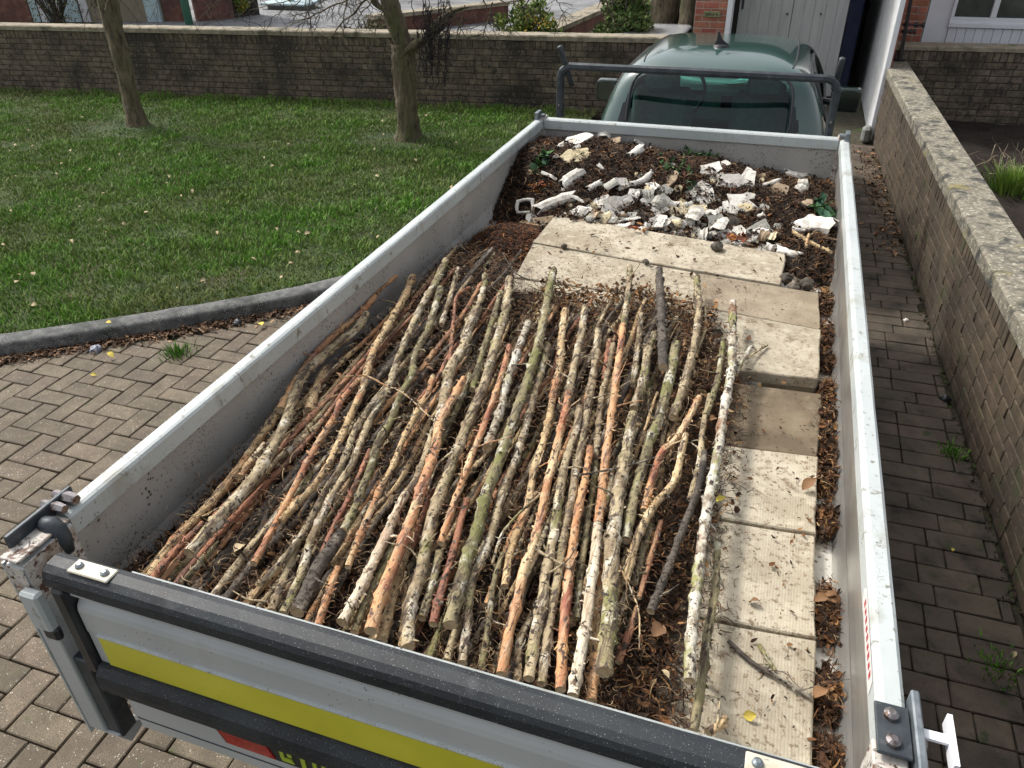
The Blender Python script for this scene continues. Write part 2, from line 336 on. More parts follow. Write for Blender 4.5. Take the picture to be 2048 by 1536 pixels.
# ------------------------------------------------------------------ ground, lawn, kerb, paving
MB().add([(-80,-40,-.03),(80,-40,-.03),(80,120,-.03),(-80,120,-.03)], [(0,1,2,3)]).build('ground', GROUNDM)['kind'] = 'structure'
drive = MB().add([(-9,-6,-.012),(4.9,-6,-.012),(4.9,14,-.012),(-9,14,-.012)], [(0,1,2,3)]).build('driveway', JOINT); drive['kind'] = 'structure'

kerb_pts = [(-9.5,-1.6),(-6.6,-.25),(-5.2,.75),(-4.2,1.50),(-3.55,1.96),(-2.95,2.42),(-2.30,2.98),(-1.87,3.55),(-1.72,4.25),(-1.60,5.4),(-1.46,6.9),(-1.40,8.35)]
def smoothline(pts, n=8):
    out = []
    for i in range(len(pts)-1):
        p0 = pts[max(i-1,0)]; p1 = pts[i]; p2 = pts[i+1]; p3 = pts[min(i+2, len(pts)-1)]
        for k in range(n):
            t = k/n
            out.append(tuple(.5*((2*b)+(-a+c)*t+(2*a-5*b+4*c-d)*t*t+(-a+3*b-3*c+d)*t**3) for a,b,c,d in zip(p0,p1,p2,p3)))
    out.append(tuple(pts[-1])); return out
KL = smoothline(kerb_pts)
def offs(line, d):
    o = []
    for i in range(len(line)):
        a = Vector(line[max(i-1,0)]); b = Vector(line[min(i+1,len(line)-1)]); t = (b-a).normalized()
        o.append((line[i][0]-t.y*d, line[i][1]+t.x*d))
    return o
def sweep(line, prof, name, mat, smooth=True):
    rings = [offs(line, d) for d, z in prof]; n = len(prof); V = []; Fs = []
    for i in range(len(line)):
        for j, (d, z) in enumerate(prof):
            x, y = rings[j][i]; V.append((x, y, z+.003*fbm(x, y, 9, j)))
    for i in range(len(line)-1):
        for j in range(n-1):
            a = i*n+j; Fs.append((a, a+n, a+n+1, a+1))
    return MB().add(V, Fs).build(name, mat, smooth=smooth)
KLf = smoothline(kerb_pts, 24)
kerb = sweep([q for q in KLf if q[1] < 6.0], [(0,-.02),(.004,.075),(.012,.092),(.03,.099),(.12,.103),(.14,.098),(.145,.04)], 'kerb', KERB); kerb['kind'] = 'structure'
lawn_edge = offs(KL, .14)
def lawn_h(x, y): return .075+.012*fbm(x, y, 1.1, 3)
LW0, LW1 = Vector((-12.5, 7.14)), Vector((-1.2, 8.40))
def wall_y(x): return LW0.y+(x-LW0.x)/(LW1.x-LW0.x)*(LW1.y-LW0.y)
LEn = np.array(lawn_edge); KLn = np.array(KL)
def lawn_x(y): return np.interp(y, LEn[:,1], LEn[:,0])      # the lawn lies left of this
def kerb_x(y): return np.interp(y, KLn[:,1], KLn[:,0])
V = []; Fs = []; NX = 120; NY = 110
for yy_ in np.linspace(-1.45, 8.33, NY):
    xe = float(lawn_x(yy_))
    for k in range(NX+1):
        t = k/NX; X = -13+(xe+13)*(1-(1-t)**1.6); V.append((X, yy_, lawn_h(X, yy_) if k < NX else .09))
for j_ in range(NY-1):
    for k in range(NX): a = j_*(NX+1)+k; Fs.append((a, a+1, a+NX+2, a+NX+1))
lawn = MB().add(V, Fs).build('lawn', LAWNB, smooth=True); lawn['kind'] = 'structure'
def grass_blades():
    N = 470000
    x = rng.uniform(-11.6, -1.4, N); yt = LW0.y+(x-LW0.x)/(LW1.x-LW0.x)*(LW1.y-LW0.y)
    y = rng.uniform(-1.0, 8.3, N)
    ok = (x < lawn_x(y)-.004) & (y < yt-.01)
    # keep more blades near the camera
    d = np.hypot(x-CAM.x, y-CAM.y); keep = rng.uniform(0,1,N) < np.clip(7.5/d, .45, 1.)
    dx = x-CAM.x; dy = y-CAM.y                       # only the part of the lawn within sight of the yard
    ok &= keep & (np.degrees(np.arctan2(-dx, dy)) < 62)
    x = x[ok]; y = y[ok]; n = len(x)
    patch = np.array([fbm(a, b, 1.6, 11) for a, b in zip(x[::8], y[::8])]).repeat(8)[:n]
    patch = np.resize(patch, n)
    # exact patch by coarse grid instead of repeat (neighbours differ)
    gx = np.linspace(-12,-1,140); gy = np.linspace(-1.5,8.8,140)
    G1 = np.array([[fbm(a, b, .9, 5) for a in gx] for b in gy]); G2 = np.array([[fbm(a, b, 3.2, 21) for a in gx] for b in gy])
    ix = np.clip(((x+12)/11*139).astype(int), 0, 139); iy = np.clip(((y+1.5)/10.3*139).astype(int), 0, 139)
    p1 = G1[iy, ix]; p2 = G2[iy, ix]
    bare = np.zeros(n)
    for (tx, ty, rr_) in ((-6.55,6.3,.75),(-3.26,6.65,.6)): bare = np.maximum(bare, np.clip(1.15-np.hypot((x-tx), (y-ty)*1.3)/rr_, 0, 1))
    sel = rng.uniform(0,1,n) > bare*.8
    x, y, p1, p2, bare = x[sel], y[sel], p1[sel], p2[sel], bare[sel]; n = len(x)
    h = (.025+.024*rng.random(n))*(1+.7*np.clip(p2,-.5,.8))*(1-.4*bare); wd = .0028+.0018*rng.random(n)
    near_wall = np.clip(1-(LW0.y+(x-LW0.x)/(LW1.x-LW0.x)*(LW1.y-LW0.y)-y)/.18, 0, 1); h *= 1+1.2*near_wall
    th = rng.uniform(0, 2*PI, n); lean = rng.uniform(.15, 1.1, n)*h; ld = rng.uniform(0, 2*PI, n)
    z = np.full(n, .072)+.012*p1*.7
    b = np.stack([x, y, z], 1); s = np.stack([np.cos(th)*wd, np.sin(th)*wd, np.zeros(n)], 1)
    mid = b+np.stack([np.cos(ld)*lean*.35, np.sin(ld)*lean*.35, h*.6], 1)
    tip = b+np.stack([np.cos(ld)*lean, np.sin(ld)*lean, h*.95], 1)
    V = np.stack([b-s, b+s, mid-s*.8, mid+s*.8, tip], 1).reshape(-1, 3)
    k = np.arange(n)[:, None]*5
    Fc = np.concatenate([k+np.array([[0,1,3]]), k+np.array([[0,3,2]]), k+np.array([[2,3,4]])], 0)
    r = rng.random((n,1)); t = np.clip(.62+p1[:,None]*.6+.35*(r-.5)+p2[:,None]*.2, 0, 1)
    c = (1-t)*np.array([.185,.205,.065])+t*np.array([.145,.310,.035])
    straw = (rng.random((n,1)) < .10); c = np.where(straw, np.array([.24,.22,.10]), c)
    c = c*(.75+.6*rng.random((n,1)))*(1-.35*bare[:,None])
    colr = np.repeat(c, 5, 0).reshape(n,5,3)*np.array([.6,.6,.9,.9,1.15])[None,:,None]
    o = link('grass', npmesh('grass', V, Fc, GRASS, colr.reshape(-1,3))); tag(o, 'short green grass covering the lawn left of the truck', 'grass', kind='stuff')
grass_blades()

# paving: herringbone beside the kerb, running bond between truck and wall
BL, BW = .222, .111
pv = [npmesh_ for npmesh_ in []]
def bmesh_of(name, dx, dy, dz, c, jit, mat, k=3):
    out = []
    for s in range(k):
        V, Fs = chbox(dx, dy, dz, c, jit, seed=s+31); out.append(MB().add(V, Fs).mesh(name, mat))
    return out
PV = bmesh_of('paver', BL-.006, BW-.006, .05, .0042, .0016, BLOCK, 4)
PVH = bmesh_of('paver_half', BW-.006, BW-.006, .05, .0042, .0016, BLOCK, 2)
def place_pieces(parent, name, items, limit=300):
    """items: (mesh, location, rotz, dist). nearest = own parts, the rest one joined part"""
    items.sort(key=lambda t: t[3])
    for me, loc, rz, d in items[:limit]:
        o = bpy.data.objects.new(name, me); col.objects.link(o); o.parent = parent
        o.location = Vector(loc)-parent.location; o.rotation_euler = (random.uniform(-.008,.008), random.uniform(-.008,.008), rz) if name == 'paver' else (0,0,rz)
    if len(items) > limit:
        mb = MB()
        for me, loc, rz, d in items[limit:]:
            c, s = math.cos(rz), math.sin(rz)
            mb.add([(v.co.x*c-v.co.y*s+loc[0], v.co.x*s+v.co.y*c+loc[1], v.co.z+loc[2]) for v in me.vertices], [tuple(p.vertices) for p in me.polygons])
        o = mb.build(name+'_field', me.materials[0], parent); o['kind'] = 'stuff'
def seen(p, m=60):
    q = project(p); return q and -m < q[0] < 2048+m and -m < q[1] < 1536+m
items = []
for i in range(-40, 40):
    for j in range(-40, 80):
        # 90 degree herringbone: unit steps of BW
        k = (i-j) % 4
        x = i*BW; y = j*BW
        for kk in (0, 3):
            if k != kk: continue
            if kk == 0: cx, cy, rz = x+BW, y+BW/2, 0.
            else: cx, cy, rz = x+BW/2, y+BW, PI/2
            X = cx-3.0; Y = cy-.5
            if (-5.5 < X < -.93 and X > kerb_x(Y)+.03) or (-.93 <= X < .3 and -.3 < Y < 1.0):
                items.append((random.choice(PV), (X, Y, -.018+random.uniform(-.0025,.0025)), rz+random.uniform(-.01,.01)+(PI if random.random()<.5 else 0), -1 if seen((X,Y,0), 10) else (X-CAM.x)**2+(Y-CAM.y)**2+50))
vis = [t for t in items if t[3] < 0]; 
vis = [(a, b, c, (b[0]-CAM.x)**2+(b[1]-CAM.y)**2) for a, b, c, d in vis]
rest = [t for t in items if t[3] > 0 and t[3] < 50+36]
place_pieces(drive, 'paver', vis+rest)
PV = bmesh_of('paver', BL-.006, BW-.006, .05, .0042, .0016, BLOCKSH, 4); PVH = bmesh_of('paver_half', BW-.006, BW-.006, .05, .0042, .0016, BLOCKSH, 2)
RWA = Vector((1.538,5.943)); RWB = Vector((1.681,1.576)); rwd = (RWB-RWA).normalized()
def rwx(y): return RWA.x+(y-RWA.y)/(RWB.y-RWA.y)*(RWB.x-RWA.x)
items = []
CUTS = [bmesh_of('paver_cut', .045+.035*k_-.006, BW-.008, .05, .005, .0015, BLOCKSH, 1)[0] for k_ in range(4)]
for j in range(-6, 78):
    y = -.6+j*BW; off = random.choice((0,.5,.5,.27))*BL+ (j%2)*.5*BL
    x = .78-off
    while x < rwx(y)-.01:
        ln = BL if random.random() < .8 else BW
        rem = rwx(y)-x
        if x+ln > rwx(y)+.035:
            if rem < .045: break
            k_ = max(0, min(3, int((rem-.012)/.035)-1)); cw = .045+.035*k_
            if x+cw/2 > .82: items.append((CUTS[k_], (x+cw/2+.002, y, -.018), 0., (x-CAM.x)**2+(y-CAM.y)**2))
            break
        cx = x+ln/2
        if cx > .82 and cx < rwx(y):
            me = random.choice(PV if ln == BL else PVH)
            items.append((me, (cx, y, -.018+random.uniform(-.0025,.0025)), random.uniform(-.012,.012), (cx-CAM.x)**2+(y-CAM.y)**2 + (0 if seen((cx,y,0), 10) else 500)))
        x += ln
spath = empty('side_path', (1.2, 3, -.02)); spath['kind'] = 'structure'
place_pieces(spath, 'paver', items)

# ------------------------------------------------------------------ brick walls
def brick_wall(name, label, p0, p1, h, thick, bmat, cmat, core, side, course=.0675, blen=.205, sold=.10, coping=(.055,.03), base=0., cat='wall', keep=None, mort=None, sidecrs=True):
    """side: +1 bricks stand on the left of p0->p1, -1 right"""
    p0 = Vector(p0); p1 = Vector(p1); d = (p1-p0); Ln = d.length; d.normalize(); nrm = Vector((-d.y, d.x))*side
    W = empty(name, (p0.x, p0.y, base)); tag(W, label, cat)
    ang = math.atan2(d.y, d.x)
    R = Matrix.Rotation(ang, 3, 'Z')
    ht = h-coping[0]
    def pt(s, off, z): q = p0+d*s+nrm*off; return (q.x, q.y, z+base)
    # core
    mb = MB(); a, b = -.0055, -thick
    vs = [pt(0,a,-.05), pt(Ln,a,-.05), pt(Ln,b,-.05), pt(0,b,-.05), pt(0,a,ht), pt(Ln,a,ht), pt(Ln,b,ht), pt(0,b,ht)]
    mb.add(vs, [(0,3,2,1),(4,5,6,7),(0,1,5,4),(1,2,6,5),(2,3,7,6),(3,0,4,7)]); mb.build('mortar', core, W)
    # coping
    c0, c1 = coping[1], -thick-coping[1]
    n = max(2, int(Ln/.05)); V = []; Fs = []
    prof = [(c0, ht+.002),(c0, h-.012),(c0-.012, h),(c1+.012, h),(c1, h-.012),(c1, ht+.002)]
    for i in range(n+1):
        s = Ln*i/n
        for k, (o_, z) in enumerate(prof): 
            x, y, z_ = pt(s, o_, z); V.append((x+.002*fbm(x,y,14,k), y+.002*fbm(x,y,14,k+5), z_+.003*fbm(x, y, 11, k)))
    m = len(prof)
    for i in range(n):
        for k in range(m): 
            a_ = i*m+k; b_ = i*m+(k+1)%m; Fs.append((a_, b_, b_+m, a_+m))
    Fs += [tuple(range(m)), tuple(range(n*m+m-1, n*m-1, -1))]
    MB().add(V, Fs).build('coping', cmat, W, smooth=False)
    bm_ = bmesh_of('brick', blen-.009, .05, course-.009, .0035, .0022, bmat, 4); bh = bmesh_of('brick_half', blen/2-.009, .05, course-.009, .0035, .0022, bmat, 2)
    bs = bmesh_of('brick_upright', course-.008, .05, sold-.008, .0035, .002, bmat, 3)
    its = []
    nc = int((ht-sold)/course); z0 = ht-sold-nc*course
    def put(me, s, z):
        q = pt(s, -.025+random.uniform(-.0025,.003), z); pr = project(q)
        dd = (Vector(q)-CAM).length+(0 if pr and -30 < pr[0] < 2078 and -30 < pr[1] < 1566 else 100)
        if keep and not keep(q): dd += 100
        its.append((me, q, ang+(PI if random.random() < .5 else 0), dd))
    for c in range(-1 if z0 > .03 else 0, nc):
        z = z0+(c+.5)*course; s = -(c%2)*blen*.5+random.uniform(-.02,.02)
        while s < Ln-.03:
            half = random.random() < .12; ln = blen/2 if half else blen
            if s >= -.01 and s+ln < Ln+.01: put(random.choice(bh if half else bm_), s+ln/2, z)
            s += ln
    s = course/2
    while s < Ln:
        put(random.choice(bs), s, ht-sold/2); s += course
    place_pieces(W, 'brick', its)
    return W
brick_wall('boundary_wall', 'long low weathered brick wall with pale coping behind the lawn', (LW0.x, LW0.y), (-.75, 8.45), .905, .2, BRICKD, COPL, MORTAR, -1, coping=(.06,.02))
brick_wall('driveway_wall', 'brown brick wall with thick lichen covered coping running beside the truck', (rwx(8.66), 8.66), (rwx(-1.2), -1.2), .725, .215, BRICKR, COPING, MORTAR, -1, course=.066, blen=.205, sold=.105, coping=(.085,.012))
brick_wall('cross_wall', 'dark brick wall under the white window meeting the driveway wall', (1.475, 8.70), (4.6, 9.02), .875, .2, BRICKD, COPL, MORTAR, -1, coping=(.05,.02))
# soil bed behind the driveway wall
V = []; Fs = []
xs = np.linspace(1.7, 4.8, 40); ys = np.linspace(2.0, 9.05, 80)
for y in ys:
    for x in xs: V.append((max(x, rwx(y)+.18), y, .12+.05*fbm(x, y, 2.5, 1)+.02*fbm(x,y,9,2)))
for j in range(len(ys)-1):
    for i in range(len(xs)-1): a = j*len(xs)+i; Fs.append((a, a+1, a+1+len(xs), a+len(xs)))
MB().add(V, Fs).build('flower_bed', SOIL, smooth=True)['kind'] = 'structure'

# ------------------------------------------------------------------ the truck
T = empty('tipper_truck', (0, 2, 0)); tag(T, 'dark green cab tipper truck with a long white drop-side bed full of sticks and slabs', 'truck')
BLn = 3.857; FZ = .82
floor_ = MB().box((-.872,-.002,FZ-.03),(.872,BLn-.05,FZ)).build('bed_floor', BEDF, T)
def side(sx):
    g = MB(); x = lambda a: sx*a
    def pb(a0, a1, z0, z1, mb, c=.004, y0=.09, y1=BLn-.03):
        lo = (min(x(a0),x(a1)), y0, z0); hi = (max(x(a0),x(a1)), y1, z1); V, Fs = rbox(lo, hi, c); mb.add(V, Fs)
    pb(.868, .895, .70, RIM-.045, g)
    o = g.build('side_panel', ALU if sx > 0 else PANELP, T)
    # rail with rolled profile
    prof = [(.853, RIM-.055), (.853, RIM-.008), (.858, RIM-.001), (.866, RIM+.002), (.893, RIM+.002), (.900, RIM-.004), (.902, RIM-.012), (.902, RIM-.09), (.894, RIM-.09), (.894,RIM-.052),(.860,RIM-.052),(.858,RIM-.058)]
    V = []; Fs = []; n = 40; m = len(prof)
    for i in range(n+1):
        y = .09+(BLn-.03-.09)*i/n
        for k, (a, z) in enumerate(prof): V.append((x(a)+.0008*fbm(y, k, 3), y, z+.001*fbm(y, k, 4)))
    for i in range(n):
        for k in range(m): a_ = i*m+k; b_ = i*m+(k+1)%m; Fs.append((a_, a_+m, b_+m, b_) if sx < 0 else (a_, b_, b_+m, a_+m))
    Fs += [tuple(range(m))[::sx], tuple(range(n*m+m-1, n*m-1, -1))[::sx]]
    r = MB().add(V, Fs).build('top_rail', WHITEP, o)
    # outer ribs
    an = MB().prism([(x(.8675),.885),(x(.846),.8215),(x(.8675),.8215)], 1, .0, BLn-.05); an.build('floor_angle', ALU if sx > 0 else PANELP, o)
    ob = MB(); pb(.896, .904, .72, .80, ob); pb(.896,.904,.86,.94, ob); ob.build('outer_rib', WHITEP, o)
    return o
sideL = side(-1); sideR = side(1)
# sticker on the inner face of the right rail
st = MB(); st.add([(.8522, .20, RIM-.046), (.8522, .205, RIM-.012), (.8522, .43, RIM-.010), (.8522, .45, RIM-.030), (.8522,.43,RIM-.046)], [(0,1,2,3,4)])
sto = st.build('sticker', M('sticker_white', (.78,.72,.70), rough=.4), sideR)
rm = MB()
for k in range(9):
    y = .225+k*.022; rm.add([(.8517,y,RIM-.036),(.8517,y,RIM-.022),(.8517,y+.013,RIM-.020-.004*(k%2)),(.8517,y+.013,RIM-.036)], [(0,1,2,3)])
rm.build('red_print', M('sticker_red', (.45,.04,.05), rough=.4), sideR)
# headboard
hb = MB(); V, Fs = rbox((-.85, BLn-.035, .80), (.85, BLn-.005, RIM-.035), .003); hb.add(V, Fs); hbo = hb.build('headboard', PANELP, T)
hr = MB(); V, Fs = rbox((-.853, BLn-.05, RIM-.062), (.853, BLn+.012, RIM+.001), .007); hr.add(V, Fs); hr.build('top_rail', WHITEP, hbo)
for sx in (-1, 1):
    fp = MB(); V, Fs = rbox((sx*.86-.018, BLn-.045, .72), (sx*.86+.018, BLn+.02, RIM+.012), .004); fp.add(V, Fs)
    p_ = fp.build('corner_post', RUSTY, T)
    lt = MB(); V, Fs = rbox((sx*.885-.012, BLn-.09, RIM+.0), (sx*.885+.012, BLn-.01, RIM+.045), .003); lt.add(V, Fs)
    V, Fs = rbox((sx*.862-.018, BLn-.05, RIM+.012), (sx*.862+.018, BLn-.02, RIM+.028), .003); lt.add(V, Fs)
    lt.tube([(sx*.845, BLn-.035, RIM+.02), (sx*.90, BLn-.035, RIM+.02)], .008, 8); lt.build('front_latch', GALV, T)
# tailgate
TG = empty('tailgate', (0, -.03, .85)); TG.parent = T; TG.location = Vector((0,-.03,.85))-T.location
def tg_slab(z0, z1, y0, y1, name, mat, x0=-.735, x1=.80, c=.003):
    V, Fs = rbox((x0, y0, z0), (x1, y1, z1), c); return MB().add(V, Fs).build(name, mat, TG)
prof = [(-.004, 1.075),(0.,1.110),(-.002,1.117),(-.006,1.121),(-.018,1.124),(-.042,1.122),(-.056,1.114),(-.062,1.102),(-.064,1.078),(-.060,1.072),(-.052,1.072)]
V = []; Fs = []; n = 60; m = len(prof)
for i in range(n+1):
    x = -.782+(.835+.782)*i/n
    for k, (y, z) in enumerate(prof): V.append((x, y+.0012*fbm(x, k, 4), z+.0012*fbm(x, k, 3.4, 2)))
for i in range(n):
    for k in range(m): a_ = i*m+k; b_ = i*m+(k+1)%m; Fs.append((a_, a_+m, b_+m, b_))
Fs += [tuple(range(m)), tuple(range(n*m+m-1, n*m-1, -1))]
MB().add(V, Fs).build('top_cap', CAPB, TG, smooth=False)
MB().add([(-.60,.0006,1.085),(.80,.0006,1.085),(.80,.0006,1.112),(-.60,.0006,1.112),(-.60,.004,1.085),(.80,.004,1.085),(.80,.004,1.1135),(-.60,.004,1.1135)],
         [(0,1,2,3),(7,6,5,4),(3,2,6,7),(0,3,7,4),(1,5,6,2),(0,4,5,1)]).build('edge_strip', WHITEP, TG)
# stepped face profile (y, z) swept across
face = [(-.052,1.074),(-.052,1.052),(-.040,1.044),(-.036,1.030),(-.048,1.018),(-.052,1.005),(-.052,.937),(-.0505,.935),(-.0505,.838),(-.050,.832)]
V = []; Fs = []; m = len(face)
for x in (-.735, .80):
    for (y, z) in face: V.append((x, y, z))
Fs = [(k, k+1, k+1+m, k+m) for k in range(m-1)]
f1 = MB().add(V, Fs); f1.box((-.735,-.035,.60),(.80,-.004,1.072)); f1.build('gate_panel', GATEG, TG)
tg_slab(.838, .936, -.056, -.036, 'yellow_stripe', YELLOW, x0=-.705, c=.001)
tg_slab(.936, .942, -.0585, -.036, 'stripe_trim', WHITEP, x0=-.705, c=.001)
# black middle rib
prof = [(-.036,.836),(-.062,.832),(-.078,.815),(-.082,.79),(-.080,.765),(-.070,.752),(-.036,.750)]
V = []; n = 40; m = len(prof); Fs = []
for i in range(n+1):
    x = -.735+(.80+.735)*i/n
    for k, (y, z) in enumerate(prof): V.append((x, y+.001*fbm(x,k,5), z))
for i in range(n):
    for k in range(m-1): a_ = i*m+k; Fs.append((a_, a_+m, a_+m+1, a_+1))
Fs += [tuple(range(m))]
MB().add(V, Fs).build('middle_rib', CAPB, TG)
tg_slab(.600, .749, -.052, -.036, 'lower_panel', GATEG, x0=-.70, c=.003)
tg_slab(.638, .642, -.0535, -.05, 'lower_crease', DARKST, x0=-.70, c=.0005)
# side bracket of the gate, left and right
for sx, x0 in ((-1, -.775), (1, .802)):
    V, Fs = rbox((x0, -.066, .80), (x0+.035, -.03, 1.07), .006); MB().add(V, Fs).build('gate_bracket', BLACK, TG)
# number strip: black plate, red reflector, lime letters
S0 = .674; S1 = .750
MB().prism([(-.465,S1),(-.435,S0),(.30,S0),(.30,S1)], 1, -.0565, -.052).build('strip_plate', BLACK, TG)
MB().prism([(-.457,S1-.005),(-.428,S0+.006),(-.302,S0+.006),(-.325,S1-.005)], 1, -.0595, -.0565).build('red_reflector', REDREF, TG)
def letter(polys, x, name='letter'):
    mb = MB()
    for po in polys: mb.prism([(x+a*.036-(1-b)*-.0, S0+.008+b*.060) for a, b in po], 1, -.0585, -.0565)
    mb.build(name, LIME, TG)
letter([[(0,1),(.55,1),(.85,.72),(.85,.42),(.55,.42),(.55,.72),(.42,.80),(.28,.80),(.28,.28),(.8,.28),(.95,.04),(.1,.04),(0,.2)]], -.285)
letter([[(0,1),(.32,1),(.32,0),(0,0)]], -.232)
letter([[(0,1),(.6,1),(.95,.7),(.95,.3),(.6,0),(0,0),(0,.2),(.5,.2),(.65,.35),(.65,.65),(.5,.8),(.28,.8),(.28,.2),(0,.2)]], -.202)
# cream plates with two bolts on the cap
for cx in (-.668, .70):
    V, Fs = rbox((cx-.052, -.048, 1.1225), (cx+.052, -.012, 1.1285), .002); pl = MB().add(V, Fs).build('hinge_plate', CREAMPL, TG)
    for dx in (-.033, .033):
        b_ = MB(); b_.tube([(cx+dx,-.03,1.1285),(cx+dx,-.03,1.133),(cx+dx,-.03,1.136)], [.0095,.0085,.004], 12); b_.build('bolt', GALV, pl)
# left corner post with latch plate
pl = MB()
pl.prism([(-.056,1.100),(.082,1.112),(.082,.60),(-.02,.52),(-.056,.515)], 0, -.893, -.840); pl.prism([(-.056,.515),(-.02,.52),(.03,.47),(-.03,.455)], 0, -.885, -.80)
po = pl.build('rear_post', GATEG, T, bevel=.003, seg=1)
V, Fs = rbox((-.8395,-.054,.985),(-.8375,.080,1.108), .0006); MB().add(V, Fs).build('rust_patch_plate', RUSTY, po)
V, Fs = rbox((-.8925,-.0585,.99),(-.841,-.0565,1.098), .0006); MB().add(V, Fs).build('rust_patch_plate', RUSTY, po)
op = MB(); op.prism([(-.058,1.103),(.085,1.116),(.085,.60),(-.02,.50),(-.058,.49)], 0, -.899, -.8935); op.build('post_skin', WHITEP, T)
tp = MB(); V, Fs = rbox((-.897,-.058,1.113),(-.845,.085,1.121), .002); tp.add(V, Fs); tp.build('post_cap', RUSTY, po)
br = MB(); V, Fs = rbox((-.842,-.048,.50),(-.795,.0,.80), .004); br.add(V, Fs); br.build('inner_bracket', DARKST, po)
hk = MB(); V, Fs = rbox((-.850,-.085,.94),(-.800,-.060,1.055), .006); hk.add(V, Fs); hk.build('catch_plate', WHITEP, po)
hk = MB(); V, Fs = rbox((-.845,-.078,.90),(-.800,-.058,.942), .008); hk.add(V, Fs); hk.build('catch_tip', BLACK, po)
lp = MB(); V, Fs = rbox((-.903,-.030,1.090),(-.891,.150,1.152), .0025); lp.add(V, Fs); latch = lp.build('latch_plate', DARKST, T)
for yy, rr_ in ((.092, .013), (.126, .015)):
    lb = MB(); lb.tube([(-.891, yy, 1.138),(-.876, yy, 1.138),(-.858, yy, 1.138)], [rr_, rr_, rr_*.8], 6); lb.tube([(-.922, yy, 1.138),(-.903, yy, 1.138)], rr_*.8, 6)
    lb.build('hex_bolt', CHROME, latch)
ar = MB(); ar.tube([(-.895,.052,1.112),(-.880,.052,1.122),(-.864,.052,1.122),(-.852,.052,1.112),(-.846,.052,1.09),(-.845,.052,1.05)], [.014,.020,.022,.022,.020,.014], 16); ar.build('latch_arm', DARKST, latch, smooth=True)
# right rear corner
rp = MB(); V, Fs = rbox((.848,.052,1.122),(.902,.150,1.130), .002); rp.add(V, Fs); rpl = rp.build('corner_plate', DARKST, T)
for yy in (.075, .125):
    b_ = MB(); b_.tube([(.872,yy,1.130),(.872,yy,1.137),(.872,yy,1.142)], [.013,.012,.006], 14); b_.build('bolt', CHROME, rpl)
rq = MB(); rq.prism([(-.056,1.110),(.088,1.112),(.088,.60),(-.02,.52),(-.056,.515)], 0, .845, .899); rq.build('rear_post', RUSTY, T, bevel=.003, seg=1)
lv = MB(); V, Fs = rbox((.904,-.005,1.06),(.918,.18,1.145), .003); lv.add(V, Fs); lvo = lv.build('latch_plate', GALV, T)
hd = MB(); hd.box((.918,.105,1.118),(.965,.122,1.124)); hd.box((.960,.060,1.105),(.968,.155,1.135)); hd.build('white_handle', WHITEF, lvo)
hd = MB(); hd.tube([(.918,.06,1.10),(.955,.05,1.09),(.965,.02,1.07)], [.01,.012,.014], 8); hd.tube([(.91,.09,1.12),(.925,.09,1.12)], .012, 8); hd.build('latch_pin', CHROME, lvo)
# ladder rack behind the cab
LR = empty('ladder_rack', (0,0,0)); LR.parent = T; LR.location = Vector((0,4.0,1.1))-T.location
def rackpt(x, z): return (x, 4.0, z)
lx, rx_, zt = -.802, .795, 1.395
path = [rackpt(lx,.75), rackpt(lx,zt-.06), rackpt(lx+.012,zt-.028), rackpt(lx+.032,zt-.010), rackpt(lx+.06,zt), rackpt(0,zt+.002), rackpt(rx_-.06,zt), rackpt(rx_-.032,zt-.010), rackpt(rx_-.012,zt-.028), rackpt(rx_,zt-.06), rackpt(rx_,.75)]
mb = MB(); mb.tube(path, .024, 8); mb.build('hoop_bar', DARKST, LR, smooth=False)
for s_, (a, b) in ((-1, (P(1119,92,Y=3.98), P(1144,172,Y=4.03))), (1, (P(1685,116,Y=3.98), P(1668,178,Y=4.03)))):
    mb = MB(); mb.tube([a, a+(b-a)*.03, b], [.014,.017,.017], 10); mb.build('end_hook', DARKST, LR, smooth=True)
for xx in (lx, rx_):
    mb = MB(); mb.tube([(xx,3.975,1.17),(xx,3.970,1.17)], .007, 8); mb.build('bolt', CHROME, LR)
CX_ = .075
# chassis and wheels
ch = MB(); ch.box((-.40,.15,.42),(-.30,6.6,.62)); ch.box((.30,.15,.42),(.40,6.6,.62)); ch.box((-.85,.3,.70),(.85,3.75,.785)); ch.build('chassis', BLACK, T)
def wheel(x, y):
    mb = MB(); R_ = .32; pr = [(-.09,.20),(-.10,.28),(-.085,R_-.01),(-.05,R_),(.05,R_),(.085,R_-.01),(.10,.28),(.09,.20)]
    V = []; n = 32; m = len(pr)
    for i in range(n):
        a = 2*PI*i/n
        for (o_, r_) in pr: V.append((x+o_, y+math.cos(a)*r_, .322+math.sin(a)*r_))
    Fs = [(i*m+k, i*m+k+1, ((i+1)%n)*m+k+1, ((i+1)%n)*m+k) for i in range(n) for k in range(m-1)]
    wv = MB().add(V, Fs).build('wheel', RUBBER, T, smooth=True)
    rb = MB(); rb.tube([(x-.07,y,.322),(x+.07,y,.322)], .205, 24); rb.tube([(x-.085,y,.322),(x+.085,y,.322)], .07, 12); rb.build('rim', GALV, wv)
for x in (-.62, .62): wheel(x, 1.1); wheel(CX_+x*.93, 6.15)

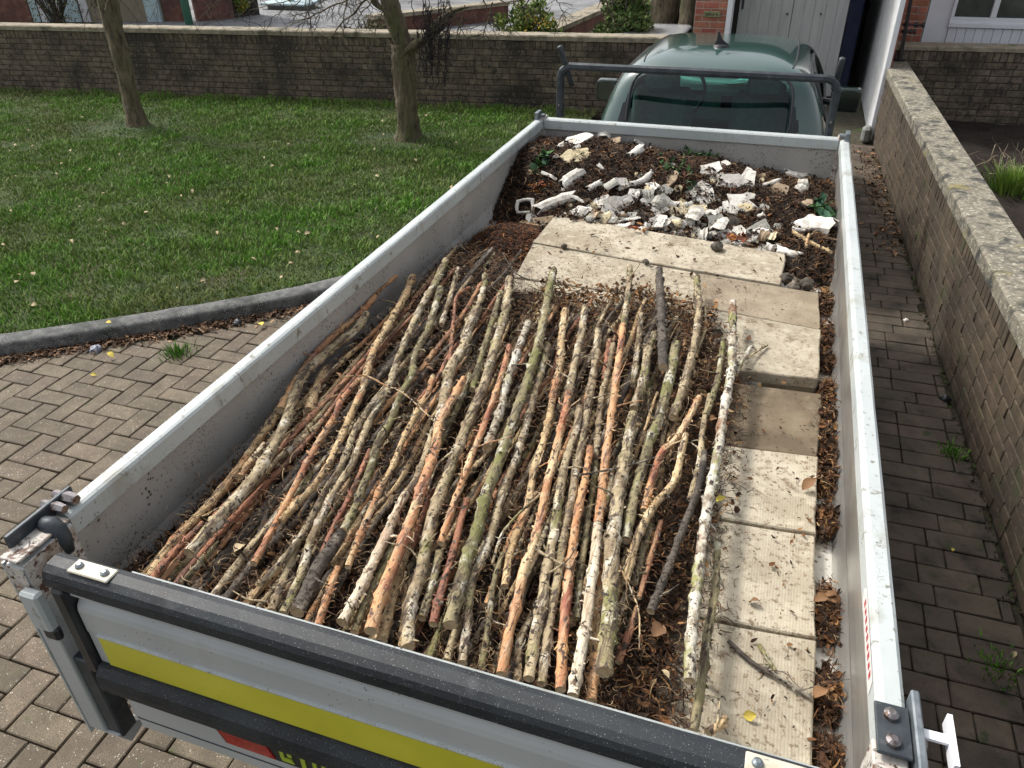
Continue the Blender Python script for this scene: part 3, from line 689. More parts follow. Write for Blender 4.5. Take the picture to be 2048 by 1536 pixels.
# ---- cab body: rounded convex shell found by casting from a centre against blended planes
CX = .075
def shell(center, planes, p, N=96):
    """planes: (nx,ny,nz, px,py,pz)"""
    C = np.array(center); nn = np.array([q[:3] for q in planes], float); nn /= np.linalg.norm(nn, axis=1)[:, None]
    dist = np.einsum('ij,ij->i', nn, np.array([q[3:] for q in planes], float)-C)
    a = np.tan(np.linspace(-PI/4, PI/4, N+1)); V = []; Fs = []
    def cast(D):
        q = np.clip(D@nn.T/dist, 1e-6, None); r = (q**p).sum(1)**(-1/p); return C+D*r[:, None]
    U, W_ = np.meshgrid(a, a, indexing='ij'); one = np.ones_like(U); base = 0
    for ax in range(3):
        for sg in (-1, 1):
            comps = [None]*3; comps[ax] = one*sg; comps[(ax+1)%3] = U*sg; comps[(ax+2)%3] = W_
            D = np.stack([c.ravel() for c in comps], 1); V.append(cast(D))
            i, j = np.meshgrid(np.arange(N), np.arange(N), indexing='ij'); k = (i*(N+1)+j).ravel()+base
            Fs.append(np.stack([k, k+N+1, k+N+2, k+1], 1)); base += (N+1)**2
    return np.concatenate(V), np.concatenate(Fs), cast, C
planes = [(0,-.885,.42,CX,4.30,1.05),(0,-.30,1,CX,4.62,1.385),(0,0,1,CX,5,1.412),(0,.25,1,CX,5.6,1.39),(0,.72,.7,CX,6.0,1.18),
          (-.45,0,1,CX-.40,5,1.40),(.45,0,1,CX+.40,5,1.40),
          (-.90,0,.42,CX-.715,5,1.05),(.90,0,.42,CX+.715,5,1.05),(-1,0,0,CX-.78,5,.9),(1,0,0,CX+.78,5,.9),(0,-1,0,CX,4.20,.9),(0,1,0,CX,6.3,.9),(0,0,-1,CX,5,.38),
          (-.38,-.85,.25,CX-.60,4.38,1.05),(.38,-.85,.25,CX+.60,4.38,1.05)]
Vc, Fc, cast, Cc = shell((CX,5.1,.95), planes, 17, 110)
cen = Vc[Fc].mean(1)
nrmf = np.cross(Vc[Fc[:,1]]-Vc[Fc[:,0]], Vc[Fc[:,3]]-Vc[Fc[:,0]]); nrmf /= np.linalg.norm(nrmf, axis=1)[:,None]
out = ((cen-Cc)*nrmf).sum(1); nrmf[out < 0] *= -1; Fc[out < 0] = Fc[out < 0][:, ::-1]
def rrect(a, b, w_, h_, r_):      # inside a rounded rectangle
    qx = np.abs(a)-w_+r_; qy = np.abs(b)-h_+r_
    return np.hypot(np.maximum(qx,0), np.maximum(qy,0))+np.minimum(np.maximum(qx,qy),0) < r_
def hw(z): return .585-.40*(z-1.0)
zc, zh = 1.125, .172
rear = (nrmf[:,1] < -.45) & (cen[:,1] < 4.9) & rrect((cen[:,0]-CX+.01)/hw(cen[:,2])*.52, cen[:,2]-zc, .52, zh, .10)
def sidewin(y, z): return rrect((y-5.22-.30*(1.16-z)*0), (z-1.155), .60-.9*np.clip(z-1.05,0,1)*np.where(y>5.22,1,.35), .145, .05)
sidew = (np.abs(nrmf[:,0]) > .6) & sidewin(cen[:,1], cen[:,2])
front = (nrmf[:,1] > .45) & rrect((cen[:,0]-CX)*.9, cen[:,2]-1.16, .50, .17, .07)
CAB = empty('cab', (0,0,0)); CAB.parent = T; CAB.location = Vector((CX,5.1,.4))-T.location
def sub(mask, name, mat, parent):
    f_ = Fc[mask]; used, inv = np.unique(f_, return_inverse=True)
    o = link(name, npmesh(name, Vc[used], inv.reshape(f_.shape), mat, smooth=True), parent); return o
sub(~(rear|sidew|front), 'cab_body', GREENP, CAB)
sub(rear, 'rear_window', CABGLASS, CAB); sub(sidew & (cen[:,0] < CX), 'side_window', CABGLASS, CAB); sub(sidew & (cen[:,0] > CX), 'side_window', CABGLASS, CAB); sub(front, 'windscreen', CABGLASS, CAB)
def onshell(pts, push=.0):
    D = np.array(pts)-Cc; q = cast(D); return [Vector(a)+(Vector(a)-Vector(Cc)).normalized()*push for a in q]
def outline(wf, n=72, r_=.10, w_=.52, h_=zh):
    L_ = []
    for k in range(n):
        a = 2*PI*k/n; dx, dy = math.cos(a), math.sin(a)
        t = 0.; step = .5
        lo, hi = 0., 2.
        for _ in range(24):
            mid = (lo+hi)/2
            if rrect(np.array([dx*mid]), np.array([dy*mid]), w_, h_, r_)[0]: lo = mid
            else: hi = mid
        L_.append((dx*lo, dy*lo))
    return L_
ol = outline(None, 96)
pts = onshell([(CX-.01+a/.52*hw(zc+b), 4.2+.35*(zc+b-.95)/.4, zc+b) for a, b in ol], .002)
mb = MB(); mb.tube(pts+[pts[0]], .009, 6, cap=False); mb.build('window_seal', BLACK, CAB, smooth=True)
ring2 = onshell([(CX-.01+a/.52*hw(zc+b)*1.0*.965, 4.2+.35*(zc+b-.95)/.4, zc+b*.95) for a, b in ol], -.004)
mb = MB(); n = len(pts); mb.add(pts+ring2, [(i, (i+1)%n, (i+1)%n+n, i+n) for i in range(n)]); mb.build('window_border', BLACK, CAB)
for sx in (-1, 1):
    g = []
    for k in range(96):
        a = 2*PI*k/96; dx, dy = math.cos(a), math.sin(a); lo, hi = 0., 2.
        for _ in range(20):
            mid = (lo+hi)/2
            if sidewin(np.array([5.22+dx*mid]), np.array([1.155+dy*mid]))[0]: lo = mid
            else: hi = mid
        g.append((CX+sx*(.70-.4*dy*lo), 5.22+dx*lo, 1.155+dy*lo))
    q = onshell(g, .001); mb = MB(); mb.tube(q+[q[0]], .010, 6, cap=False); mb.build('side_window_seal', BLACK, CAB, smooth=True)
    q = onshell([(CX+sx*(.66-.0*t), 4.36+1.6*t, 1.50) for t in np.linspace(0,1,40)], .0005)
    mb = MB(); mb.tube(q, .0055, 6); mb.build('roof_gutter', BLACK, CAB, smooth=True)
    q = onshell([(CX+sx*.78, y, z) for y, z in [(4.78,.5),(4.76,.8),(4.76,1.0),(4.80,1.2),(4.9,1.34)]], .001)
    mb = MB(); mb.tube(q, .004, 5); mb.build('door_gap', BLACK, CAB)
# high brake light, aerial
q = onshell([(CX+.0+x, 4.45, 1.318) for x in np.linspace(-.12,.12,9)], .004)
mb = MB(); mb.tube(q, .007, 6); mb.build('brake_light', M('brake_red', (.35,.03,.02), rough=.3, coat=.5), CAB)
q = onshell([(CX-.015, 4.66, 1.75)], .0)[0]
mb = MB()
fin = [(-.048,0.),(.052,0.),(.046,.016),(.022,.030),(.004,.046),(-.010,.068),(-.018,.092),(-.030,.094),(-.030,.07),(-.034,.04),(-.044,.016)]
mb.prism([(q.x+a, q.z+b-.002) for a, b in fin], 1, q.y-.010, q.y+.012); mb.tube([(q.x,q.y,q.z-.006),(q.x,q.y,q.z+.010),(q.x,q.y,q.z+.018)], [.056,.046,.02], 16)
mb.build('shark_fin_aerial', BLACK, CAB, bevel=.002)
# bonnet
pl2 = [(0,.12,1,CX,6.4,.93),(0,.9,.45,CX,7.05,.75),(0,1,0,CX,7.12,.5),(-1,0,.1,CX-.76,6.6,.7),(1,0,.1,CX+.76,6.6,.7),(0,-1,0,CX,5.8,.7),(0,0,-1,CX,6.5,.30)]
Vb, Fb, cb, Cb = shell((CX,6.5,.62), pl2, 22, 30); link('bonnet', npmesh('bonnet', Vb, Fb, GREENP, smooth=True), CAB)
# mirrors
for sx, cpx in ((-1, (1216,179,4.98)), (1, (1696,199,4.98))):
    c = P(cpx[0], cpx[1], Y=cpx[2])
    mpl = [(1,0,0,c.x+.078,c.y,c.z),(-1,0,0,c.x-.078,c.y,c.z),(0,0,1,c.x,c.y,c.z+.072),(0,0,-1,c.x,c.y,c.z-.078),(0,-1,0,c.x,c.y-.03,c.z),(0,1,.0,c.x,c.y+.06,c.z)]
    Vm, Fm, _, _ = shell(tuple(c), mpl, 9, 14); mo = link('wing_mirror', npmesh('wing_mirror', Vm, Fm, M('mirror_green', (.006,.018,.016), rough=.25, coat=.6), smooth=True), CAB)
    mg = MB(); hx_, hz_ = .066, .064; poly = []
    for k in range(28):
        a = 2*PI*k/28; poly.append((c.x+hx_*math.copysign(abs(math.cos(a))**.6, math.cos(a)), c.z-.002+hz_*math.copysign(abs(math.sin(a))**.6, math.sin(a))))
    mg.prism(poly, 1, c.y-.0335, c.y-.026); mg.build('mirror_glass', M('mirror_silver', (.10,.14,.135), rough=.05, metal=1.), mo)
    mb = MB(); mb.tube([(c.x-sx*.06, c.y+.02, c.z-.03), (CX+sx*.68, c.y+.12, c.z-.04)], .022, 8); mb.build('mirror_arm', BLACK, CAB)
# interior
INT = CAB
for sx, xx in ((-1, CX-.33), (1, CX+.33)):
    s_ = MB(); V, Fs = rbox((xx-.22,4.62,.62),(xx+.22,5.12,.76), .04); s_.add(V, Fs)
    rotm = Matrix.Rotation(math.radians(-14), 3, 'X'); V, Fs = rbox((xx-.21,4.50,.72),(xx+.21,4.62,1.18), .045)
    V = [tuple(rotm @ (Vector(v)-Vector((xx,4.6,.72)))+Vector((xx,4.6,.72))) for v in V]; s_.add(V, Fs)
    V, Fs = rbox((xx-.12,4.45,1.17),(xx+.12,4.54,1.31), .03); s_.add(V, Fs); s_.build('seat', SEAT, INT, bevel=.02)
mb = MB(); V, Fs = rbox((CX-.66,5.62,.70),(CX+.66,5.98,1.0), .04); mb.add(V, Fs); mb.build('dashboard', DASH, INT, bevel=.02)
mb = MB(); mb.box((CX-.02,5.60,.84),(CX+.22,5.625,.93)); mb.build('dash_vent', BLACK, INT)
sw = MB(); cc = Vector((CX-.33,5.45,.98)); ring = []
for k in range(33):
    a = 2*PI*k/32; ring.append(cc+Vector((.19*math.cos(a), .19*math.sin(a)*.42, .19*math.sin(a)*.9)))
sw.tube(ring, .014, 8, cap=False); sw.tube([cc-Vector((.18,0,0)), cc+Vector((.18,0,0))], .016, 8); sw.tube([cc, cc+Vector((0,.2,-.12))], .03, 8)
sw.build('steering_wheel', BLACK, INT, smooth=True)
pp = MB(); pp.add([(CX-.02,5.68,1.008),(CX+.10,5.66,1.03),(CX+.28,5.72,1.012),(CX+.12,5.82,1.035),(CX-.02,5.685,1.004)], [(0,1,3),(1,2,3),(0,3,4)])  # sheet added to imitate a pale reflection in the cab glass
tag(pp.build('reflection_sheet', TEALP), 'folded pale turquoise paper added on the dashboard in place of a glass reflection', 'glint')

# ------------------------------------------------------------------ garage and house
GY = 9.5
def quadbox(name, lo, hi, mat, parent, c=.003):
    V, Fs = rbox(lo, hi, c); return MB().add(V, Fs).build(name, mat, parent)
def facebricks(parent, x0, x1, y, z0, z1, mat, core, cl=.215, ch=.072, depth=.05):
    quadbox('mortar', (x0, y, z0), (x1, y+.22, z1), core, parent, .001)
    bm_ = bmesh_of('brick', cl-.011, depth, ch-.011, .003, .0012, mat, 3); bh = bmesh_of('brick_half', cl/2-.011, depth, ch-.011, .003, .0012, mat, 2)
    its = []; z = z0+ch/2; r = 0
    while z+ch/2 <= z1+.001:
        x = x0; 
        if r % 2:
            its.append((random.choice(bh), (x+cl/4, y+.02+random.uniform(-.002,.002), z), 0, 0)); x += cl/2
        while x < x1-.02:
            ln = cl if x+cl <= x1+.001 else cl/2
            if x+ln > x1+.02: break
            its.append((random.choice(bm_ if ln == cl else bh), (x+ln/2, y+.02+random.uniform(-.002,.002), z), 0, abs(z-1.1))); x += ln
        z += ch; r += 1
    place_pieces(parent, 'brick', its)
GA = empty('garage', (.6, 10.5, 0)); tag(GA, 'open red brick garage with grey timber doors and a white painted side wall', 'garage')
facebricks(GA, -.678, -.302, GY, .0, 2.6, BRICKRED, MORTARL, cl=.188)
facebricks(GA, 1.478, 1.85, GY, .0, 2.6, BRICKRED, MORTARL, cl=.186)
quadbox('door_jamb', (-.302, GY-.03, 0), (-.245, GY+.24, 2.4), WHITEF, GA)
# side wall, bare brick edge and grey block at its foot
quadbox('side_wall', (1.432, 8.26, 0), (1.472, 12.3, 3.2), WHITEW, GA, .002)
quadbox('wall_edge', (1.424, 8.235, 0), (1.476, 8.262, 2.6), WHITEF, GA, .006)
quadbox('wall_skirt', (1.4765, 8.27, 0), (1.490, 9.45, 2.6), BRICKRED, GA, .001)
DY = 10.2
a = P(1478, 20, Y=DY); b = P(1696, 20, Y=DY); x0, x1 = a.x, b.x; n = 10
dl = empty('garage_door', (x0, DY, 0)); dl.parent = GA; dl.location = Vector((x0,DY,0))-GA.location
for k in range(n):
    xa = x0+(x1-x0)*k/n; xb = x0+(x1-x0)*(k+1)/n; gap = .006 if k in (5,) else .0012
    quadbox('plank', (xa+gap, DY-.02, .02), (xb-.001, DY+.02, 2.3), DOORG, dl, .0015)
quadbox('hinge', (x0+.03, DY-.034, 1.0), (x0+.055, DY-.02, 1.16), DARKST, dl, .002)
for zz, px_ in ((1.0, 1578), (1.03, 1645)):
    q = P(px_, 28, Y=DY-.03); mb = MB(); mb.tube([(q.x-.02,DY-.022,q.z),(q.x-.02,DY-.05,q.z)], .012, 8); mb.build('door_knob', DARKST, dl)
quadbox('dark_jamb', (x0-.13, DY-.06, 0), (x0-.008, DY+.05, 2.4), DARKIN, GA)
quadbox('navy_drape', (x1+.01, DY-.06, 0), (x1+.17, DY+.02, 2.4), NAVY, GA, .02)
quadbox('back_wall', (-1.5, 12.3, 0), (2.4, 12.5, 3.2), M('pale_back_wall', (.30,.29,.27), (.38,.37,.35), 5, rough=.9), GA)
quadbox('left_wall', (-.678, GY+.22, 0), (-.6, 12.3, 3.2), DARKIN, GA)
quadbox('roof', (-.8, GY-.1, 3.2), (2.0, 12.6, 3.35), DARKST, GA)
pa = P(1722, 60, Y=12.0); mb = MB(); mb.tube([(1.375,11.9,0),(1.375,11.9,2.6)], .032, 10); mb.build('dark_pipe', M('pipe_brown', (.025,.018,.015), rough=.5), GA)
mb = MB(); mb.tube([(1.375,11.86,.5),(1.36,11.82,.75),(1.33,11.83,.9),(1.375,11.87,1.1)], .008, 6); mb.build('pipe_cable', BLACK, GA)
# plaque on the left pier
s1 = P(1408, 22, Y=GY-.02); s2 = P(1440, 35, Y=GY-.02)
pq = MB(); V, Fs = rbox((s1.x, GY-.028, s2.z), (s2.x, GY-.0045, s1.z), .004); pq.add(V, Fs); pqo = pq.build('name_plaque', BRASS, GA)
lt = MB(); wq = (s2.x-s1.x); hq = s1.z-s2.z
glyphs = {'l':[(0,0,.3,1)], 'a':[(0,0,.25,.75),(.25,.5,.75,.75),(.55,0,.8,.75),(.25,.2,.55,.35)], 'k':[(0,0,.25,1),(.3,.35,.55,.6),(.55,0,.8,.4),(.55,.55,.8,.9)],
 'o':[(0,0,.25,.75),(.55,0,.8,.75),(.25,0,.55,.2),(.25,.55,.55,.75)], 's':[(0,0,.8,.18),(0,.3,.8,.48),(0,.6,.8,.78),(0,.4,.2,.7),(.6,.1,.8,.4)], 'i':[(.2,0,.5,.7)]}
x = s1.x+wq*.09
for ch_ in 'lakkoisl al':
    if ch_ != ' ':
        for (u0_, v0_, u1_, v1_) in glyphs[ch_]:
            lt.box((x+u0_*wq*.066, GY-.0305, s2.z+hq*(.30+.42*v0_)), (x+u1_*wq*.066, GY-.0275, s2.z+hq*(.30+.42*v1_)))
    x += wq*.074
lt.build('lettering', M('plaque_ink', (.03,.045,.02), rough=.6), pqo)
tag(quadbox('stone_block', (1.345, 8.10, .0), (1.435, 8.24, .16), STONE, None, .025), 'rounded grey stone block at the foot of the white wall corner', 'block')
# house with white window and boards
HS = empty('house', (3, GY+.3, 0)); tag(HS, 'house front with white framed window above white vertical boarding', 'house')
quadbox('wall_panel', (1.86, GY+.02, 0), (2.10, GY+.2, 2.6), WHITEF, HS)
wf = empty('window', (2.1, GY, 1.0)); wf.parent = HS; wf.location = Vector((2.1,GY,1.0))-HS.location
wz = P(1905, 34, Y=GY).z; bz = P(1905, 55, Y=GY).z; mx = P(1995, 5, Y=GY).x
quadbox('sill', (2.09, GY-.03, bz+.005), (4.6, GY+.15, wz-.055), WHITEF, wf)
quadbox('frame', (2.09, GY-.01, wz-.054), (4.6, GY+.1, wz), WHITEF, wf)
quadbox('frame', (2.09, GY-.009, wz+.001), (2.125, GY+.1, 2.2), WHITEF, wf)
for xm in (mx, mx+.55, mx+1.1, mx+1.65): quadbox('mullion', (xm-.028, GY-.008, wz+.001), (xm+.028, GY+.1, 2.2), WHITEF, wf)
quadbox('pane', (2.1, GY+.04, wz), (4.6, GY+.05, 2.2), WGLASS, wf, .0005)
x = 2.10
while x < 4.5: quadbox('plank', (x+.0015, GY+.0, 0.), (x+.0885, GY+.1, bz), WHITEF, HS, .004); x += .09
quadbox('wall', (1.86, GY+.21, 0), (4.6, GY+.4, 3.2), BRICKRED, HS)
# black post with clamp on the end of the driveway wall
q = P(1800, 121, Z=.728); q2 = P(1832, -60, Y=q.y)
BP = empty('metal_post', (q.x, q.y, .725)); tag(BP, 'slim black metal post with clamp and tap standing on the wall end', 'post')
mb = MB(); mb.tube([(q.x,q.y,.727),(q.x,q.y,.74)], .055, 16); mb.build('base_flange', BLACK, BP)
ax = Vector((q2.x-q.x, 0, q2.z-.74)).normalized()
mb = MB(); mb.tube([(q.x,q.y,.739), Vector((q.x,q.y,.74))+ax*.9], .023, 4); mb.build('post', BLACK, BP)
for t_, ln_ in ((.335, .16), (.27, .09)):
    c = Vector((q.x,q.y,.74))+ax*t_
    mb = MB(); mb.tube([c-Vector((.05,0,0)), c+Vector((ln_,0,0))], .010, 8); mb.tube([c+Vector((.075*ln_/.16,0,0)), c+Vector((.11*ln_/.16,0,0))], .024, 8)
    mb.tube([c+Vector((ln_-.012,0,0)), c+Vector((ln_+.01,0,0))], .026, 10); mb.tube([c-ax*.014, c+ax*.014], .031, 8); mb.build('clamp', BLACK, BP)

# ------------------------------------------------------------------ neighbours' yard beyond the boundary wall
yard = MB().add([(-13.5,12.2,.012),(-3.2,12.2,.012),(-3.2,60,.012),(-34,60,.012),(-15.5,19,.012)], [(0,1,2,3,4)]).build('neighbour_yard', TARM); yard['kind'] = 'structure'
NB = empty('neighbour_house', (-16, 15, 0)); tag(NB, 'dark red brick house with pale blue boarded doors behind the lawn wall', 'house')
def gp(px, y=48): q = P(px, y, Z=0.0); return Vector((q.x, q.y, 0))
NBM = M('far_brick', (.13,.06,.045), (.22,.105,.08), 11, rough=.95, world=True, second=((.07,.04,.035), 2, .45, .7), bump=.3, bscale=30)
def upwall(px0, px1, mat, name, y0=44, y1=44, back=.25, h=3., parent=NB, front=0.):
    a = gp(px0, y0); b = gp(px1, y1); d = (b-a).normalized(); nn = Vector((-d.y, d.x, 0)); 
    if nn.y < 0: nn = -nn
    a -= nn*front; b -= nn*front
    mb = MB(); vs = [a, b, b+nn*back, a+nn*back]; vs = vs+[v+Vector((0,0,h)) for v in vs]
    mb.add(vs, [(0,3,2,1),(4,5,6,7),(0,1,5,4),(1,2,6,5),(2,3,7,6),(3,0,4,7)]); return mb.build(name, mat, parent)
upwall(-160, 66, NBM, 'wall'); upwall(185, 330, M('pale_stone_pier', (.22,.19,.13), (.30,.26,.19), 4, rough=.9, world=True), 'pier', back=.5); upwall(331, 368, NBM, 'wall'); upwall(395, 470, NBM, 'wall', 44, 38); upwall(471, 520, DARKIN, 'dark_doorway', 36, 30, back=.1)
for k, (a, b) in enumerate(((68,84),(86,96),(98,112),(114,128),(131,166),(169,184))): upwall(a, b, BLUEP if k % 2 == 0 else WHITEW, 'door_board', front=.02*(k%2))
for a in (84.3, 112.3, 128.5, 166.5): upwall(a, a+1.4, DARKST, 'door_gap', front=.03)
upwall(300, 328, BLUEP, 'door_board', front=.08); 
q = gp(379, 50); mb = MB(); mb.tube([q, q+Vector((0,0,3))], .085, 12); tag(mb.build('green_pole', GREENPOLE, None), 'dark green painted pole standing by the brick house', 'pole')
q = gp(585, 17); mb = MB(); SK = empty('pale_post', q); tag(SK, 'pale blue post on a square base plate in the grey yard', 'post')
mb.tube([q+Vector((0,0,.10)), q+Vector((0,0,2.6))], .08, 12); mb.build('post', BLUEP, SK)
V, Fs = rbox((q.x-.62,q.y-.42,.10),(q.x+.62,q.y+.35,.16), .02); MB().add(V, Fs).build('base_plate', BLUEP, SK); V, Fs = rbox((q.x-.5,q.y-.3,.0),(q.x+.5,q.y+.25,.10), .02); MB().add(V, Fs).build('plinth', STONE, SK)
mb = MB(); a = gp(700, 14); b = gp(500, 8)
WH = empty('white_house', (-12, 24, 0)); tag(WH, 'pale rendered house at the far end of the grey yard', 'house')
def farwall(x0, x1, y, h, mat, name, parent, t=.3): V, Fs = rbox((x0,y,0),(x1,y+t,h), .01); return MB().add(V, Fs).build(name, mat, parent)
farwall(-15, -9.5, 21.5, 3.2, WHITEW, 'wall', WH); farwall(-13.6, -12.2, 21.44, 2.4, WGLASS, 'window', WH, .05); farwall(-11.4,-10.3,21.44,2.4, DARKIN, 'door', WH, .05)
# low garden walls with slab coping running away to the right
def garden_wall(label, a, b, h, t=.24):
    W_ = empty('garden_wall', (a.x, a.y, 0)); tag(W_, label, 'wall'); d = (b-a).normalized(); nn = Vector((-d.y,d.x,0))
    for nm, z0, z1, ww, mt in (('brickwork', 0, h-.07, t, NBM), ('coping', h-.069, h, t+.1, COPL)):
        vs = [a-nn*ww/2, b-nn*ww/2, b+nn*ww/2, a+nn*ww/2]; vs = [v+Vector((0,0,z0)) for v in vs]+[v+Vector((0,0,z1)) for v in vs]
        MB().add(vs, [(0,3,2,1),(4,5,6,7),(0,1,5,4),(1,2,6,5),(2,3,7,6),(3,0,4,7)]).build(nm, mt, W_)
a = P(1085, 60, Z=.5); b = P(1225, 2, Z=.5); a.z = b.z = 0; garden_wall('low brick garden wall with grey slab coping beyond the boundary wall', a, b+(b-a)*.5, .5)
a = P(1150, 72, Z=.22); b = P(1262, 30, Z=.22); a.z = b.z = 0; garden_wall('lowest garden kerb wall beside the green bush', a, b+(b-a)*.4, .22)
a = P(740, 30, Z=.35); b = P(1010, 2, Z=.35); a.z = b.z = 0; garden_wall('dark low wall at the back of the grey yard behind the forked tree', a, b, .35)
# white car roof just over the wall
PC = empty('parked_car', (-1.3, 10.2, 0)); tag(PC, 'white car parked behind the boundary wall with only its roof showing', 'car')
q = P(1292, 66, Y=10.4)
pls = [(0,0,1,q.x,q.y,q.z),(0,-.8,.6,q.x,q.y-.35,q.z-.03),(0,.6,.8,q.x,q.y+1.0,q.z-.03),(-.9,0,.45,q.x-.40,q.y,q.z-.03),(.9,0,.45,q.x+.5,q.y,q.z-.03),(0,0,-1,q.x,q.y,.3),(0,-1,0,q.x,q.y-1.2,.5),(0,1,0,q.x,q.y+2.4,.5),(-1,0,0,q.x-.72,q.y,.5),(1,0,0,q.x+.8,q.y,.5)]
Vp, Fp, _, _ = shell((q.x+.05, q.y+.3, .55), pls, 16, 40)
zc_ = Vp[Fp].mean(1)[:,2]; mi = ((zc_ > q.z-.30) & (zc_ < q.z-.035)).astype(np.int32)
link('car_body', npmesh('car_body', Vp, Fp, [CARW, WGLASS], smooth=True, mi=mi), PC)

# ------------------------------------------------------------------ leafless trees, bushes
def wander(p, d, L, n, w, droop=0.):
    pts = [Vector(p)]; d = Vector(d).normalized()
    for i in range(n):
        d = (d+Vector((random.gauss(0,w), random.gauss(0,w), random.gauss(0,w)-droop))).normalized(); pts.append(pts[-1]+d*(L/n))
    return pts, d
def grow(mb, tw, p, d, L, r, depth, droop, w=.16):
    n = max(4, int(L/.06)); pts, dd = wander(p, d, L, n, w, droop); rad = [r*(1-.55*i/n) for i in range(n+1)]
    (mb if r > .006 else tw).tube(pts, rad, 6 if r > .012 else (4 if r > .006 else 3), cap=False)
    if depth <= 0: return
    for k in range(random.randint(3, 5) if r > .006 else random.randint(2, 4)):
        i = random.randint(int(n*.25), n); t = (pts[min(i+1,n)]-pts[max(i-1,0)]).normalized()
        q = t.orthogonal(); q.rotate(Matrix.Rotation(random.uniform(0,2*PI), 3, t)); nd = t*.7+q*random.uniform(.5,1.1)+Vector((0,0,-.15))
        grow(mb, tw, pts[i], nd, L*random.uniform(.4,.68), rad[i]*random.uniform(.42,.62), depth-1, droop*1.2+.006, w*1.1)
def trunk(mb, pts, rads, n=18, seed=0):
    """bark-knobbly tapered tube"""
    line = smoothline([tuple(p) for p in pts], 10); m = len(line); R_ = np.interp(np.linspace(0, len(rads)-1, m), range(len(rads)), rads)
    V = []; 
    for i, p in enumerate(line):
        for j in range(n):
            a = 2*PI*j/n; k = 1+.16*fbm(math.cos(a)*1.5+seed, p[2]*4+math.sin(a)*1.5, 1.2)+.05*math.sin(a*5+p[2]*3)+.05*fbm(a*3, p[2]*14, 1, seed)
            fl = 1+.5*math.exp(-max(p[2]-.05,0)/.09)*(1+.3*math.sin(3*a+seed)) if i < 14 and p[2] < .5 else 1
            V.append((p[0]+math.cos(a)*R_[i]*k*fl, p[1]+math.sin(a)*R_[i]*k*fl, p[2]))
    mb.add(V, [(i*n+j, i*n+(j+1)%n, (i+1)*n+(j+1)%n, (i+1)*n+j) for i in range(m-1) for j in range(n)])
def at(px, py, Y): p = P(px, py, Y=Y); return (p.x, p.y, p.z)
TR = empty('bare_tree', (-6.55, 6.35, .07)); tag(TR, 'slimmer leafless tree leaning left on the lawn with no low fork', 'tree')
mb = MB(); T1 = [at(282,262,6.40), at(262,200,6.40), at(247,130,6.40), at(228,60,6.40), at(215,0,6.40), at(205,-60,6.4), at(200,-150,6.45)]
trunk(mb, T1, [.105,.092,.090,.095,.105,.10,.09], seed=2); mb.build('trunk', BARK, TR, smooth=True)
mb = MB(); tw = MB(); random.seed(21)
top = Vector(T1[-1])
for d, L, r in (((-.6,.1,.8),1.5,.045),((.5,-.1,.9),1.5,.045),((.1,.6,.8),1.3,.04),((-.2,-.6,.7),1.2,.04)): grow(mb, tw, top, d, L, r, 4, .02)
for p_, d in ((T1[4],(.9,-.3,.1)),(T1[4],(-.9,.2,.15)),(T1[5],(.7,.5,.1)),(T1[5],(-.7,-.5,.2))): grow(mb, tw, p_, d, .8, .014, 3, .05)
mb.build('branch', BARK, TR, smooth=True); tw.build('twigs', TWIGM, TR)['kind'] = 'stuff'
TR = empty('bare_tree', (-3.26, 6.73, .07)); tag(TR, 'thicker leafless tree with a low fork and drooping dark twigs on the lawn', 'tree')
mb = MB(); T2 = [at(817,290,6.73), at(815,240,6.73), at(811,180,6.73), at(808,120,6.73), at(808,85,6.73)]
trunk(mb, T2, [.125,.108,.110,.120,.125], seed=5); mb.build('trunk', BARK, TR, smooth=True)
mb = MB(); trunk(mb, [at(812,100,6.73), at(797,60,6.73), at(782,10,6.73), at(765,-50,6.73), at(740,-140,6.8)], [.09,.098,.092,.082,.07], seed=7)
trunk(mb, [at(806,110,6.70), at(838,85,6.68), at(868,62,6.66), at(890,35,6.64), at(925,15,6.62), at(985,8,6.60), at(1060,-5,6.6), at(1150,-40,6.6)], [.085,.085,.080,.070,.060,.052,.045,.035], seed=9)
trunk(mb, [at(775,25,6.7), at(752,8,6.66), at(735,-25,6.6)], [.04,.035,.03], n=10, seed=1)
mb.build('fork', BARK, TR, smooth=True)
mb = MB(); tw = MB(); random.seed(5)
# limbs going up, then drooping curtains of twigs as in the photograph
for d, L, r, px in (((-.4,.1,.9),1.4,.05,740),((-.9,0,.5),1.3,.035,740),((.4,.5,.8),1.3,.04,740)): grow(mb, tw, at(px,-140,6.8), d, L, r, 4, .02)
def hang(px0, py0, px1, py1, Y, r, n_side, sl_, droop=.05):
    n_side = int(n_side*1.9)
    a = Vector(at(px0,py0,Y)); b = Vector(at(px1,py1,Y)); n = 14; pts = []
    for i in range(n+1):
        t = i/n; p = a.lerp(b, t)+Vector((.03*fbm(t*3,px0,1), .05*fbm(t*3,px0,1,9), .035*fbm(t*4,py0+px0,1)))*(2*t*(1-t)+.3); pts.append(p)
    mb.tube(pts, [r*(1-.75*i/n) for i in range(n+1)], 6, cap=False)
    for k in range(n_side):
        i = random.randint(2, n); t = (pts[min(i+1,n)]-pts[max(i-1,0)]).normalized()
        q = t.orthogonal(); q.rotate(Matrix.Rotation(random.uniform(0,2*PI), 3, t)); grow(mb, tw, pts[i], t*.5+q, sl_*random.uniform(.5,1.2), r*.36*(1-.5*i/n)+.0018, 2, droop, .3)
